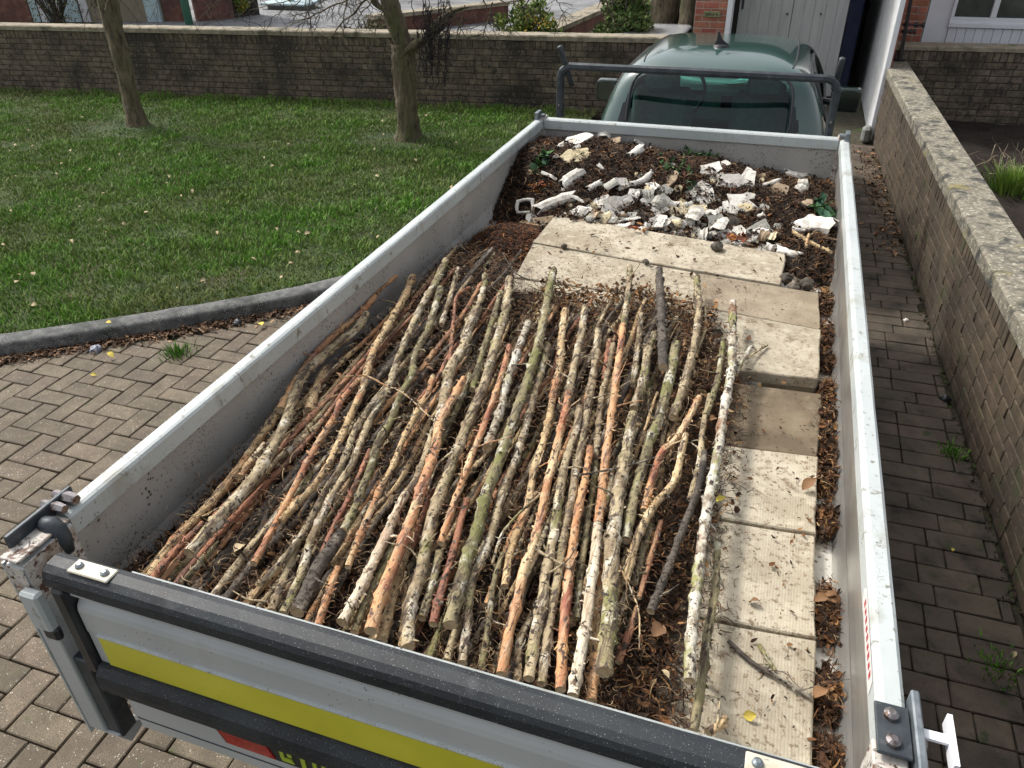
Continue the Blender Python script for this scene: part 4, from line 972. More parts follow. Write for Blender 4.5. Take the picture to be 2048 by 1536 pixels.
for a in ((760,-30,640,95,6.5,.013,9,.22),(740,-20,560,60,6.4,.011,10,.25),(735,-40,500,20,6.5,.010,9,.25),(700,-60,680,130,6.3,.008,8,.2),(780,-20,735,110,6.2,.008,7,.16),
          (640,-60,600,75,6.5,.008,8,.2),(560,-60,470,45,6.6,.007,7,.2),(480,-60,420,35,6.5,.006,6,.2),(900,15,935,85,6.5,.010,9,.2),(985,5,960,110,6.5,.008,8,.18),(1060,-5,1020,60,6.5,.007,7,.16),
          (930,10,905,130,6.45,.006,7,.12),(1100,-20,1140,45,6.6,.006,6,.18),(1000,0,1085,30,6.5,.006,6,.15),(640,30,610,115,6.4,.005,4,.1),(730,-40,600,30,6.6,.008,9,.22),(700,-60,520,50,6.7,.008,9,.22),(500,-60,380,55,6.8,.007,8,.22),(340,-60,300,40,6.6,.006,6,.2),(760,-20,700,55,6.4,.008,8,.2),(900,-30,880,60,6.5,.008,9,.18),(960,-20,1000,90,6.4,.007,8,.16),(1180,-60,1230,40,6.8,.006,7,.2)): hang(*a)
mb.build('branch', BARK, TR, smooth=True)
dk = MB()
for k in range(34):
    sx_ = random.gauss(0,11); a = Vector(at(866+sx_*1.6, random.uniform(-20,75), 6.55+random.uniform(-.1,.1))); b = Vector(at(868+sx_, random.choice((95,120,150,172)), 6.55+random.uniform(-.08,.08)))
    n = 16; pts = [a.lerp(b, i/n)+Vector((random.gauss(0,.010), random.gauss(0,.01), random.gauss(0,.006))) for i in range(n+1)]
    dk.tube(pts, .0045, 3, cap=False)
    for j in range(14):
        i = random.randint(1,n); d = Vector((random.gauss(0,1),random.gauss(0,1),-.4)).normalized()*random.uniform(.02,.05); dk.tube([pts[i], pts[i]+d*.6, pts[i]+d+Vector((0,0,-.008))], .0032, 3, cap=False)
dk.build('dry_seed_cluster', M('dead_twigs', (.018,.014,.016), (.045,.035,.035), 30, rough=1), TR)['kind'] = 'stuff'
tw.build('twigs', TWIGM, TR)['kind'] = 'stuff'
# big trunk beside the brick pier
TR = empty('large_tree', (-1.3, 11.5, 0)); tag(TR, 'large tree with furrowed brown bark beside the red brick pier', 'tree')
mb = MB(); a = P(1325, 60, Y=12); b = P(1372, 60, Y=11.6)
trunk(mb, [(a.x,12,0),(a.x,12,.8),(a.x-.02,12,1.8),(a.x-.1,12,3.2)], [.34,.28,.27,.25], 26, 3); trunk(mb, [(b.x,11.6,0),(b.x+.01,11.6,.8),(b.x+.03,11.6,2),(b.x+.1,11.6,3.2)], [.16,.12,.11,.1], 20, 8); mb.build('trunk', BARK, TR, smooth=True)
random.seed(9); mb = MB(); tw = MB()
for d in ((-.6,.2,.7),(.5,.4,.8),(0,-.3,.9)): grow(mb, tw, (a.x-.1,12,3.1), d, 2.2, .12, 4, .01)
mb.build('branch', BARK, TR, smooth=True); tw.build('twigs', TWIGM, TR)['kind'] = 'stuff'
def leafy(name, label, cat, c, rad, n, leaf, cols, kinds=None, stems=10, parent=None):
    B_ = empty(name, (c[0], c[1], 0)); tag(B_, label, cat)
    u = rng.normal(size=(n,3)); u /= np.linalg.norm(u, axis=1)[:,None]; rr_ = rng.random(n)**.45
    clump = rng.normal(size=(40,3)); clump /= np.linalg.norm(clump,axis=1)[:,None]; clump *= rng.random((40,1))**.5
    pc = clump[rng.integers(0,40,n)]+u*rr_[:,None]*.33
    c0 = np.array(c)+pc*np.array(rad); c0[:,2] = np.maximum(c0[:,2], .05)
    d = rng.normal(size=(n,3)); d[:,2] = np.abs(d[:,2])*.8+.3; d /= np.linalg.norm(d,axis=1)[:,None]; s = np.cross(d, rng.normal(size=(n,3))); s /= np.linalg.norm(s,axis=1)[:,None]
    L_ = leaf*(.6+.8*rng.random((n,1))); w_ = L_*.28
    V = np.stack([c0, c0+d*L_*.5+s*w_, c0+d*L_, c0+d*L_*.5-s*w_], 1).reshape(-1,3); Fq = np.arange(n*4).reshape(n,4)
    cc = np.array(cols)[rng.integers(0,len(cols),n)]*(.7+.6*rng.random((n,1)))
    o = link('foliage', npmesh('foliage', V, Fq, ATTR, np.repeat(cc,4,0)), B_); o['kind'] = 'stuff'
    mb = MB()
    for k in range(stems):
        t = Vector(c)+Vector([random.uniform(-1,1)*rad[i]*.8 for i in range(2)]+[rad[2]*random.uniform(.3,.9)]); mb.tube([(c[0]+random.uniform(-.1,.1),c[1],0), (t+Vector((c[0],c[1],0)))/2, t], [.02,.014,.006], 5)
    mb.build('stem', TWIGM, B_); return B_
GC = [(.16,.24,.04),(.10,.17,.03),(.24,.30,.07),(.30,.33,.10),(.05,.09,.02)]
q = P(1052, 45, Y=9.6); leafy('flowering_shrub', 'bright green shrub with yellow flowers just beyond the boundary wall', 'shrub', (q.x,9.6,q.z-.15), (.42,.4,.36), 5200, .055, GC)
fl = MB()
for k in range(46):
    p = P(random.gauss(1075, 15), random.gauss(44, 9), Y=9.35+random.uniform(-.1,.2)); v = Vector((random.gauss(0,1),-1,random.gauss(.5,.5))).normalized()*.016; s_ = v.orthogonal(); t_ = v.cross(s_)*1
    for a in range(3):
        e = s_*math.cos(a*2.1)+t_.normalized()*.016*math.sin(a*2.1); fl.add([p, p+v*.5+e*1.2, p+v+e*.2], [(0,1,2)])
o = fl.build('flowers', M('yellow_petals', (.75,.48,.02), rough=.7)); tag(o, 'yellow flowers scattered on the bright green shrub', 'flowers', kind='stuff')
q = P(1248, 35, Y=10.6); leafy('evergreen_bush', 'narrow leaved green bush next to the large tree trunk', 'bush', (q.x,10.6,q.z-.1), (.36,.35,.55), 6000, .06, [(.10,.17,.04),(.05,.10,.03),(.17,.22,.07),(.22,.24,.10)])
q = gp(482, 34); leafy('small_shrub', 'small shrub with a yellow tip against the dark brick house', 'shrub', (q.x,q.y,.25), (.25,.2,.3), 900, .07, [(.16,.22,.05),(.55,.38,.03),(.10,.16,.03)], stems=4)
q = gp(60, 50); leafy('bare_bush', 'sparse bush in front of the pale blue boarded doors', 'bush', (q.x+1.1,q.y-.3,.5), (.8,.3,.6), 500, .05, [(.10,.12,.05),(.16,.12,.07)], stems=40)
leafy('hedge_plant', 'dull bushy plant behind the forked tree', 'bush', (-6.1,11.5,.25), (.5,.5,.4), 1800, .05, [(.12,.11,.06),(.09,.10,.04),(.16,.14,.08)], stems=24)
# grass tuft and dry stems in the bed right of the wall
def tuft(name, label, cat, c, n, h, spread, cols, wd=.004):
    x = c[0]+rng.normal(0, spread, n); y = c[1]+rng.normal(0, spread, n); z = np.full(n, c[2]); th = rng.uniform(0,2*PI,n); ld = np.stack([x-c[0], y-c[1]],1)/(spread+1e-6)+rng.normal(0,.4,(n,2))
    H = h*(.6+.6*rng.random(n)); b = np.stack([x,y,z],1); s = np.stack([np.cos(th)*wd,np.sin(th)*wd,0*x],1)
    L_ = np.stack([ld[:,0],ld[:,1],0*x],1)*H[:,None]*.28; up = np.stack([0*x,0*x,H],1)
    V = np.stack([b-s,b+s,b+L_*.3+up*.55-s*.8,b+L_*.3+up*.55+s*.8,b+L_+up*.9],1).reshape(-1,3); k = np.arange(n)[:,None]*5
    Fq = np.concatenate([k+np.array([[0,1,3]]),k+np.array([[0,3,2]]),k+np.array([[2,3,4]])],0)
    cc = np.array(cols)[rng.integers(0,len(cols),n)]*(.7+.6*rng.random((n,1)))
    return tag(link(name, npmesh(name, V, Fq, GRASS, np.repeat(cc,5,0))), label, cat)
q = P(2015, 375, Z=.15); tuft('grass_tuft', 'bright green grass tuft growing in the soil behind the driveway wall', 'grass tuft', (q.x+.05,q.y,.12), 900, .20, .075, [(.17,.28,.04),(.10,.2,.03),(.24,.30,.08)])
q = P(1990, 330, Z=.2); mb = MB()
for k in range(46):
    a = Vector((q.x+.1+random.gauss(0,.22), q.y+random.gauss(.1,.25), .12)); pts, _ = wander(a, (random.gauss(0,.5),random.gauss(0,.5),1), random.uniform(.12,.30), 8, .25, .05); mb.tube(pts, [.0045-.0004*i for i in range(9)], 3, cap=False)
tag(mb.build('dry_stems', M('straw_stems', (.22,.17,.11), (.34,.28,.2), 9)), 'tangle of dry brown stems behind the driveway wall near the cross wall', 'dead plant')
for (px, py, n, sp, h, lb) in ((355,708,150,.035,.06,'bright green weed growing between pavers near the kerb'),(1905,905,130,.028,.03,'low moss and grass tuft at the foot of the driveway wall'),(2000,1335,120,.04,.025,'flat patch of grass in the path joints at the lower right')):
    q = P(px, py, Z=.01); tuft('weed', lb, 'weed', (q.x,q.y,.004), n, h, sp, [(.12,.28,.03),(.18,.36,.06),(.08,.18,.03)], .0035)

# ------------------------------------------------------------------ the load
def sm(a, b, t): t = min(1, max(0, (t-a)/(b-a))); return t*t*(3-2*t)
SLABZ = .87
def bulge(x, y):          # mulch under the sticks
    ye = 1.95+.37*sm(-.42,-.58,x)+.05*math.sin(x*13); e = sm(.60, .42, x)*sm(ye+.10, ye-.12, y)*sm(-.86,-.80,x)
    e *= sm(-.02,.05,y)
    return .815+e*(.082+.020*fbm(x, y, 5, 2))
def heap_h(x, y):         # earth heap against the headboard
    yb = 2.86-.25*sm(.55,.8,x)+.05*math.sin(x*6)
    e = sm(yb-.08, yb+.55, y)
    top = float(np.interp(x, [-.86,-.6,-.3,0,.25,.5,.85], [.19,.225,.205,.165,.135,.085,.045]))*(1-.22*sm(3.45,3.8,y))
    h = .815+top*e+.035*sm(yb-.1,yb+.05,y)+.018*fbm(x, y, 5, 4)*e+.008*fbm(x,y,16,4)
    return h
def mound_h(x, y): 
    d = math.hypot((x+.66)/.24, (y-2.50)/.34); return .80+.10*sm(1.05, .2, d)+.012*fbm(x,y,9,6)
def surf(name, hf, x0, x1, y0, y1, nx, ny, mat):
    V = []; xs = np.linspace(x0,x1,nx); ys = np.linspace(y0,y1,ny)
    for y in ys:
        for x in xs: V.append((x, y, hf(x,y)+.006*fbm(x,y,30,1)))
    Fs = [(j*nx+i, j*nx+i+1, (j+1)*nx+i+1, (j+1)*nx+i) for j in range(ny-1) for i in range(nx-1)]
    return MB().add(V, Fs).build(name, mat, smooth=True)
YE = lambda x: 1.95+.37*np.clip((-.42-x)/.16,0,1)+.05*np.sin(x*13)
tag(surf('leaf_mulch', bulge, -.862, .70, .0, 2.5, 110, 170, SOIL), 'dark brown leaf mulch packed between and under the sticks', 'mulch', kind='stuff')
tag(surf('soil_heap', heap_h, -.866, .866, 2.45, 3.80, 130, 110, SOIL), 'dark root filled soil heaped against the headboard of the bed', 'soil', kind='stuff')
tag(surf('mulch_mound', mound_h, -.866, -.38, 2.10, 2.90, 60, 80, SOIL), 'small mound of brown mulch against the left side panel', 'mulch', kind='stuff')

# slabs: measured corners near-left, near-right, far-right, far-left on the top plane
def slab(cs, z, mat, label, th=.042, tilt=None):
    c = [Vector(q) for q in cs]; mb = MB(); n = 5; top = []
    for i in range(4):                      # slightly chipped outline
        a, b = c[i], c[(i+1)%4]
        for k in range(n):
            p = a.lerp(b, k/n); j = .0025 if k else .004; top.append(Vector((p.x+random.uniform(-j,j), p.y+random.uniform(-j,j), z)))
    ce = sum(top, Vector())/len(top)
    inn = [p+(ce-p).normalized()*.004 for p in top]; rim = [Vector((p.x,p.y,z-.004)) for p in top]; bot = [Vector((p.x,p.y,z-th)) for p in top]
    m = len(top); vs = inn+rim+bot
    fs = [tuple(range(m))]+[(i+m, (i+1)%m+m, (i+1)%m, i) for i in range(m)]+[(i+2*m, (i+1)%m+2*m, (i+1)%m+m, i+m) for i in range(m)]+[tuple(range(3*m-1, 2*m-1, -1))]
    if tilt: 
        vs = [Vector((v.x, v.y, v.z+tilt[0]*(v.x-ce.x)+tilt[1]*(v.y-ce.y))) for v in vs]
    o = mb.add(vs, fs).build('paving_slab', mat)
    return tag(o, label, 'paving slab', 'concrete paving slabs laid on the bed floor')
def pq_(px, py, z=SLABZ): q = P(px, py, Z=z); return (q.x, q.y)
slab([pq_(1065,484,.874), pq_(1562,570,.874), pq_(1572,508,.874), pq_(1110,430,.874)], .8745, SLAB, 'large pale slab farthest forward, touching the rubble heap', .045)
slab([pq_(1030,553), pq_(1388,604), pq_(1392,545), pq_(1066,487)], SLABZ, SLAB, 'pale slab left of the browner slab, second row back from the rubble', .045)
slab([pq_(1393,611), pq_(1641,660), pq_(1638,586), pq_(1397,546)], SLABZ, SLABB, 'brownish slab at the right, below the farthest pale slab', .045)
slab([pq_(995,640), pq_(1398,690), pq_(1396,608), pq_(1030,556)], SLABZ-.002, SLAB, 'pale slab mostly covered by the upper ends of the sticks', .045)
slab([pq_(1330,722,.892), pq_(1637,758,.892), pq_(1641,661,.888), pq_(1370,611,.888)], .892, SLAB, 'raised pale slab whose thick dark edge shows above the brown slab', .040)
slab([pq_(1300,735,.850), pq_(1632,775,.850), pq_(1636,700,.850), pq_(1330,655,.850)], .849, SLABB, 'dark slab hidden under the raised pale slab', .030)
slab([pq_(1300,868), pq_(1636,911), pq_(1646,787), pq_(1310,742)], SLABZ-.004, SLABD, 'darkest brown stained slab beside the birch poles', .045)
slab([pq_(1290,1010), pq_(1631,1066), pq_(1636,914), pq_(1300,871)], SLABZ, SLABG, 'grooved pale slab just below the dark stained slab')
slab([pq_(1260,1200), pq_(1631,1276), pq_(1631,1071), pq_(1290,1016)], SLABZ-.002, SLABG, 'grooved pale slab in the middle of the near right column')
a = pq_(1631,1282); slab([(.25,.02), (a[0]-.004,.015), a, pq_(1255,1206)], SLABZ-.001, SLABG, 'nearest slab, against the tailgate with a dark stick lying on it')
MB().prism([(-.69,2.83),(-.44,2.80),(-.45,3.00),(-.66,3.02)], 2, .8205, .835).build('plywood_offcut', M('ply', (.36,.24,.13), (.45,.31,.18), 12, rough=.8))
tag(bpy.data.objects['plywood_offcut'], 'flat brown plywood offcut on the bed floor left of the farthest slab', 'board')

# ---- poles
def bark_pole(pts, widths, kind, seed, mb, z=None, twigs=3, n=11):
    """pts world polyline; widths radius per point"""
    rd = random.Random(seed); line = smoothline([tuple(p) for p in pts], 6)
    # resample evenly
    L_ = [0]
    for i in range(1, len(line)): L_.append(L_[-1]+(Vector(line[i])-Vector(line[i-1])).length)
    tot = L_[-1]; m = max(8, int(tot/.012)); s = np.linspace(0, tot, m+1)
    A = np.array(line); C = np.stack([np.interp(s, L_, A[:,k]) for k in range(3)], 1)
    R0 = np.interp(s/tot, np.linspace(0,1,len(widths)), widths)
    r = R0.copy()
    wob = max(.0012, .13*R0.mean())
    for i in range(m+1):
        C[i,0] += wob*(fbm(s[i]*1.0, seed, 7)+.5*fbm(s[i], seed+9, 22)); C[i,2] += wob*.6*fbm(s[i], seed+4, 7)
        r[i] *= 1+.13*fbm(s[i], seed, 14)+.07*fbm(s[i], seed, 60)
    knots = []
    k = rd.uniform(.03,.12)
    while k < tot-.02:
        knots.append(k); g = rd.uniform(.18,.42); a = rd.uniform(0,2*PI)
        r += R0*g*np.exp(-((s-k)/.007)**2); k += rd.uniform(.05,.19)
    V = []; up = np.array([0,0,1.])
    T_ = np.gradient(C, axis=0); T_ /= np.linalg.norm(T_,axis=1)[:,None]
    side_ = np.cross(T_, up); side_ /= np.linalg.norm(side_,axis=1)[:,None]; uu_ = np.cross(side_, T_)
    for i in range(m+1):
        for j in range(n):
            a = 2*PI*j/n; q = r[i]*(1+.10*fbm(math.cos(a)+seed, s[i]*9+math.sin(a), 2.)+.05*fbm(a*2, s[i]*60, 1, seed))
            V.append(C[i]+(side_[i]*math.cos(a)+uu_[i]*math.sin(a))*q)
    base = len(mb.v); mb.v += [tuple(v) for v in V]
    for i in range(m):
        for j in range(n): a = base+i*n+j; b = base+i*n+(j+1)%n; mb.f.append((a, a+n, b+n, b)); mb.m.append(0)
    for e, dr in ((0,-1),(m,1)):              # cut ends, bark edge proud
        c = C[e]; k0 = len(mb.v)
        for j in range(n):
            v = V[e*n+j]; mb.v.append(tuple(c+(v-c)*.84-T_[e]*dr*.0015))
        idx = [k0+j for j in range(n)]; mb.f.append(tuple(idx if dr > 0 else idx[::-1])); mb.m.append(1)
        for j in range(n):
            a = base+e*n+j; b = base+e*n+(j+1)%n; q = (a, b, k0+(j+1)%n, k0+j); mb.f.append(q if dr > 0 else q[::-1]); mb.m.append(1)
    fl_ = int(tot*(75 if n > 8 else 25))      # peeling bark flakes
    for t in range(fl_):
        i = rd.randint(1, m-1); a = rd.uniform(-.4, PI+.4); d = side_[i]*math.cos(a)+uu_[i]*math.sin(a); tt = np.cross(d, T_[i]); p = C[i]+d*r[i]*.95; L1 = rd.uniform(.004,.012); w1_ = rd.uniform(.002,.005)
        e = tt*rd.uniform(-1,1)+T_[i]*rd.uniform(-1,1); e = e/np.linalg.norm(e); f2 = np.cross(d, e); tip = p+e*L1+d*L1*rd.uniform(.15,.9)
        k0 = len(mb.v); mb.v += [tuple(p-f2*w1_), tuple(p+f2*w1_), tuple(tip+f2*w1_*.5), tuple(tip-f2*w1_*.4)]; mb.f.append((k0,k0+1,k0+2,k0+3)); mb.m.append(0 if rd.random() < .6 else 2)
    for t in range(twigs):                    # snags and side twigs
        i = rd.randint(int(m*.08), m-2); a = rd.uniform(-.3, PI+.3); d = side_[i]*math.cos(a)+uu_[i]*math.sin(a)*.6+T_[i]*rd.choice((.7,.9,-.2)); d = Vector(d).normalized()
        p = Vector(C[i])+d*r[i]*.6; ln = rd.choice((.018,.025,.03,.06,.11)) ; q1 = min(.0035, R0[i]*.33)
        pts_ = [p]; dd = d
        for _ in range(5): dd = (dd+Vector((rd.gauss(0,.22),rd.gauss(0,.22),rd.gauss(-.03,.14)))).normalized(); pts_.append(pts_[-1]+dd*ln/5)
        mb.tube(pts_, [q1*(1-.13*i_) for i_ in range(6)], 5)
ZT = .958
SEEN = {}
WORD = dict(B='grey birch pole', W='white birch pole', G='mossy green pole', O='orange barked pole', R='red barked stick', T='tan barked pole', K='pale stripped pole', D='dark barked pole')
# kind, z of the axis, near and far width in photo pixels, points near -> far in photo pixels
POLES = [
 ('T',.955,20,17,[(298,1156),(349,1081),(418,1010),(490,920),(567,806)]),
 ('O',.975,17,10,[(560,820),(600,750),(654,685),(696,648),(737,609),(765,572),(792,553)]),
 ('O',.965,10,6,[(640,700),(665,668),(700,625),(725,585),(742,556)]),
 ('R',.965,17,14,[(303,1160),(345,1108),(406,1046)]),
 ('T',.970,15,12,[(480,954),(500,925),(528,888)]),
 ('B',.980,27,15,[(379,1107),(442,1033),(498,968),(543,902),(573,839),(589,790),(610,747),(660,700),(711,660),(733,628)]),
 ('G',.930,16,14,[(361,1168),(400,1123),(436,1084)]),
 ('G',.925,15,13,[(340,1160),(400,1095),(450,1040)]),
 ('O',.960,15,12,[(507,1127),(549,1051),(591,971),(630,896),(669,833),(685,799),(720,757)]),
 ('T',.965,16,16,[(561,1043),(592,1010),(624,977),(660,923),(693,851),(711,812),(722,786),(735,740),(748,700),(784,638),(810,591),(825,553)]),
 ('B',.965,14,15,[(519,1170),(573,1111),(615,1051),(648,986),(684,929),(711,860),(741,815),(774,780),(792,729),(820,660),(844,612),(870,566),(892,521)]),
 ('B',.955,20,14,[(567,1227),(600,1156),(624,1075),(663,992),(705,926),(735,851),(765,800)]),
 ('D',.970,33,26,[(593,1224),(615,1180),(636,1135),(660,1100),(684,1066)]),
 ('G',.968,18,13,[(686,1062),(708,1022),(723,980),(741,935),(756,885),(784,836),(800,794),(823,750),(831,708),(857,656),(873,604),(881,576)]),
 ('B',.945,20,15,[(543,1222),(567,1159),(582,1120),(600,1075)]),
 ('O',.955,18,15,[(636,1252),(660,1174),(676,1135)]),
 ('R',.945,13,10,[(645,1106),(675,1040),(699,995),(723,940),(740,900)]),
 ('T',.972,15,12,[(696,1134),(726,1057),(750,1004),(762,975),(785,935),(805,883),(836,820),(857,784),(866,752)]),
 ('K',.965,25,19,[(684,1245),(704,1210),(733,1155),(765,1088),(801,1007),(812,988)]),
 ('B',.955,20,17,[(812,988),(830,967),(853,909),(868,860)]),
 ('B',.975,24,20,[(872,872),(885,815),(894,773),(902,734),(925,698),(941,646),(957,616)]),
 ('B',.960,14,12,[(950,640),(958,610),(968,578),(969,550)]),
 ('O',.985,29,15,[(742,1262),(765,1186),(794,1114),(824,1036),(847,967),(869,902),(878,850),(896,812),(928,757)]),
 ('T',.950,24,18,[(763,1280),(781,1212),(794,1163),(815,1100)]),
 ('G',.945,18,16,[(708,1265),(736,1195),(762,1147),(785,1090)]),
 ('R',.945,13,10,[(822,1105),(840,1050),(853,1012),(864,980)]),
 ('B',.970,29,17,[(817,1295),(820,1212),(840,1147),(856,1072),(873,1007),(889,967),(908,919),(925,876),(946,823),(967,776),(985,710),(998,667),(1011,622),(1019,558)]),
 ('G',.955,21,17,[(843,1236),(863,1176),(879,1104)]),
 ('R',.968,19,15,[(866,1249),(876,1205),(886,1173),(908,1101),(925,1029),(934,1000)]),
 ('O',.980,15,11,[(881,1087),(908,1007),(928,954),(947,902),(960,870),(982,812),(1003,750),(1019,692)]),
 ('G',.982,30,15,[(900,1250),(915,1186),(934,1120),(957,1052),(973,987),(993,938),(1013,880),(1033,823),(1055,762),(1074,697),(1090,628),(1098,582),(1107,539)]),
 ('B',.960,22,15,[(925,1326),(934,1244),(941,1169),(977,1088),(993,1029),(1006,980),(1029,925),(1046,870),(1068,790),(1085,732),(1096,690)]),
 ('B',.935,20,16,[(893,1322),(908,1275),(920,1240)]),
 ('G',.940,15,12,[(964,1337),(977,1251),(987,1169),(1006,1107)]),
 ('T',.962,17,16,[(1009,1173),(1026,1088),(1045,1042),(1058,1000),(1068,941),(1084,893),(1096,850),(1107,787),(1120,732),(1123,678),(1131,621)]),
 ('O',.978,23,15,[(1003,1349),(1019,1264),(1032,1218),(1045,1147),(1065,1094),(1081,1033),(1097,958),(1114,893),(1126,839),(1137,787)]),
 ('B',.968,17,14,[(1137,790),(1148,732),(1161,678),(1170,614)]),
 ('B',.955,19,15,[(1035,1356),(1039,1283),(1061,1238)]),
 ('B',.970,25,15,[(1058,1358),(1068,1277),(1084,1212),(1091,1147),(1104,1088),(1114,1023),(1127,941),(1143,886),(1153,855),(1160,815)]),
 ('B',.960,22,16,[(1083,1368),(1100,1234),(1117,1147),(1130,1062),(1146,990),(1152,938),(1162,895),(1178,801),(1189,732),(1197,662)]),
 ('O',.968,24,14,[(1121,1380),(1129,1240),(1141,1127),(1156,1025),(1171,957),(1180,895)]),
 ('G',.945,15,12,[(1155,1238),(1160,1150),(1170,1080),(1182,1000),(1192,925)]),
 ('K',.980,26,22,[(1146,1392),(1160,1310),(1175,1232),(1190,1111),(1196,1050)]),
 ('O',.981,21,13,[(1197,1048),(1203,1000),(1212,911),(1227,801),(1238,719),(1246,650)]),
 ('B',.965,13,12,[(1247,655),(1253,610),(1257,582),(1259,532)]),
 ('O',.950,24,19,[(1182,1403),(1190,1296),(1197,1190),(1206,1110)]),
 ('B',.985,38,20,[(1210,1345),(1220,1202),(1224,1089),(1235,1006),(1246,938),(1256,885),(1266,828)]),
 ('G',.965,23,20,[(1250,1081),(1269,994),(1292,911),(1300,880),(1317,844),(1331,787),(1344,732),(1353,688)]),
 ('D',.975,21,15,[(1326,735),(1325,700),(1323,637),(1320,590),(1319,538)]),
 ('O',.958,16,13,[(1288,1022),(1307,949),(1324,905),(1350,880),(1375,840),(1399,795)]),
 ('T',.968,18,14,[(1252,1163),(1273,1081),(1307,1013),(1348,964),(1363,905),(1372,870)]),
 ('G',.945,16,14,[(1268,1166),(1284,1104),(1300,1050)]),
 ('R',.940,13,11,[(1278,1196),(1303,1108),(1322,1043)]),
 ('R',.940,15,12,[(1237,1325),(1261,1259),(1275,1215)]),
 ('D',.945,17,14,[(1300,1223),(1337,1134),(1363,1066),(1397,975),(1409,905)]),
 ('W',.985,26,15,[(1378,1362),(1382,1277),(1394,1164),(1409,1051),(1420,987),(1435,908),(1446,828),(1462,746),(1465,678),(1465,604)]),
 ('G',.940,21,15,[(1385,1462),(1405,1353),(1412,1277),(1427,1202),(1436,1085)]),
 ('T',.915,20,16,[(1415,1466),(1436,1452),(1452,1436)]),
 ('B',.955,19,16,[(1268,818),(1287,760),(1295,705),(1310,668)]),
 ('B',.950,13,11,[(1266,770),(1276,691),(1282,628)]),
 ('B',.955,18,13,[(1345,835),(1369,768),(1383,713),(1396,642),(1396,590),(1393,553)]),
 ('G',.945,13,11,[(1412,830),(1435,760),(1446,686)]),
 ('W',.965,13,8,[(1470,748),(1485,722),(1502,694)]),
 ('T',.940,21,15,[(617,822),(639,760),(654,734)]),
 ('B',.955,11,10,[(883,650),(899,599),(917,537)]),
 ('R',.965,8,6,[(899,734),(907,646),(912,596),(925,582),(940,575)]),
 ('G',.958,14,11,[(945,780),(962,715),(987,635),(1003,584)]),
 ('G',.945,17,13,[(876,893),(900,840),(915,815),(940,750)]),
 ('W',.972,19,15,[(975,895),(1000,823),(1016,760),(1036,702),(1057,645)]),
 ('B',.950,13,11,[(1192,915),(1202,801),(1213,754),(1227,688)]),
 ('R',.945,12,11,[(1208,760),(1219,680)]),
 ('B',.930,18,15,[(573,906),(605,880),(640,850)]),
 ('D',.915,15,12,[(486,1156),(505,1110),(530,1040),(545,960)]),
 ('B',.940,15,12,[(756,1290),(790,1190),(806,1120),(820,1060)]),
 ('T',.930,12,10,[(800,1295),(806,1230),(812,1170)]),
 ('B',.940,14,11,[(1380,1000),(1398,930),(1405,860),(1420,790)]),
]
n_lab = {}
def ordinal(k):
    W_ = ['first','second','third','fourth','fifth','sixth','seventh','eighth','ninth','tenth','eleventh','twelfth','thirteenth','fourteenth','fifteenth','sixteenth','seventeenth','eighteenth','nineteenth','twentieth']
    return W_[k] if k < 20 else 'twenty-'+W_[k-20]
rank = {}
for kd in WORD:
    idx = [i for i, q in enumerate(POLES) if q[0] == kd]; idx.sort(key=lambda i: sum(P(*p_, Z=POLES[i][1]).x for p_ in POLES[i][4])/len(POLES[i][4]))
    for k, i in enumerate(idx): rank[i] = (k, len(idx))
for i, (kd, z, w0, w1, pts) in enumerate(POLES):
    mb = MB(); W3 = []; R3 = []
    for k, (px, py) in enumerate(pts):
        p = P(px, py, Z=z); t = k/(len(pts)-1); dist = (p-CAM).dot(fw); R3.append(max(.0045, (w0*(1-t)+w1*t)*dist/F_PX*.475)); W3.append((p.x, p.y, p.z))
    if W3[0][1] < .03:                     # pole passes down behind the tailgate cap
        W3[0] = (W3[0][0], max(.004, W3[0][1]), W3[0][2])
    bark_pole(W3, R3, kd, i*3.7+1, mb, twigs=2+int(3*len(pts)/10))
    o = mb.build('pole', [BK[kd], CUT, BK['D']], smooth=True)
    k, tot = rank[i]; ln = (Vector(W3[-1])-Vector(W3[0])).length
    size = 'short ' if ln < .45 else ('long ' if ln > 1.6 else '')
    size = ('thick ' if max(w0,w1) >= 24 else 'thin ' if max(w0,w1) <= 12 else '')+size
    end = 'reaching the tailgate' if W3[0][1] < .16 else ('far end' if W3[0][1] > 1.0 else 'mid stack')
    tag(o, f"{size}{WORD[kd]}, {ordinal(k)} of its colour from the left, {end}", 'pole', 'cut poles laid lengthwise in the bed')
# lower layer between the visible poles
rd = random.Random(77)
for i in range(92):
    x = -.80+1.22*((i*37%92+rd.random())/92); y0 = rd.choice((.02,.03,.05,.3,.7,1.0)); L_ = rd.uniform(.7, 2.0); y1 = min(2.25 if x < -.45 else 1.93, y0+L_)
    fan = -.07+.16*(x+.8)/1.2
    kd = rd.choice('DGTBDRTOGB'); mb = MB(); n = 6; z = rd.uniform(.895,.938)
    r_ = rd.uniform(.006,.0125); ln = y1-y0
    pts = [(x*(.92+.0*k)+(-.10*(y0+ln*k/n)/2.2)*(-x-.1)*1.2+rd.gauss(0,.008), y0+ln*k/n, z+rd.gauss(0,.004)) for k in range(n+1)]
    bark_pole(pts, [r_, r_*.75], kd, 400+i*2.3, mb, twigs=3, n=8)
    tag(mb.build('pole', [BK[kd], CUT, BK['D']], smooth=True), 'thin pole lying half hidden under the top layer of poles', 'pole', 'thin poles in the lower layer of the stack')
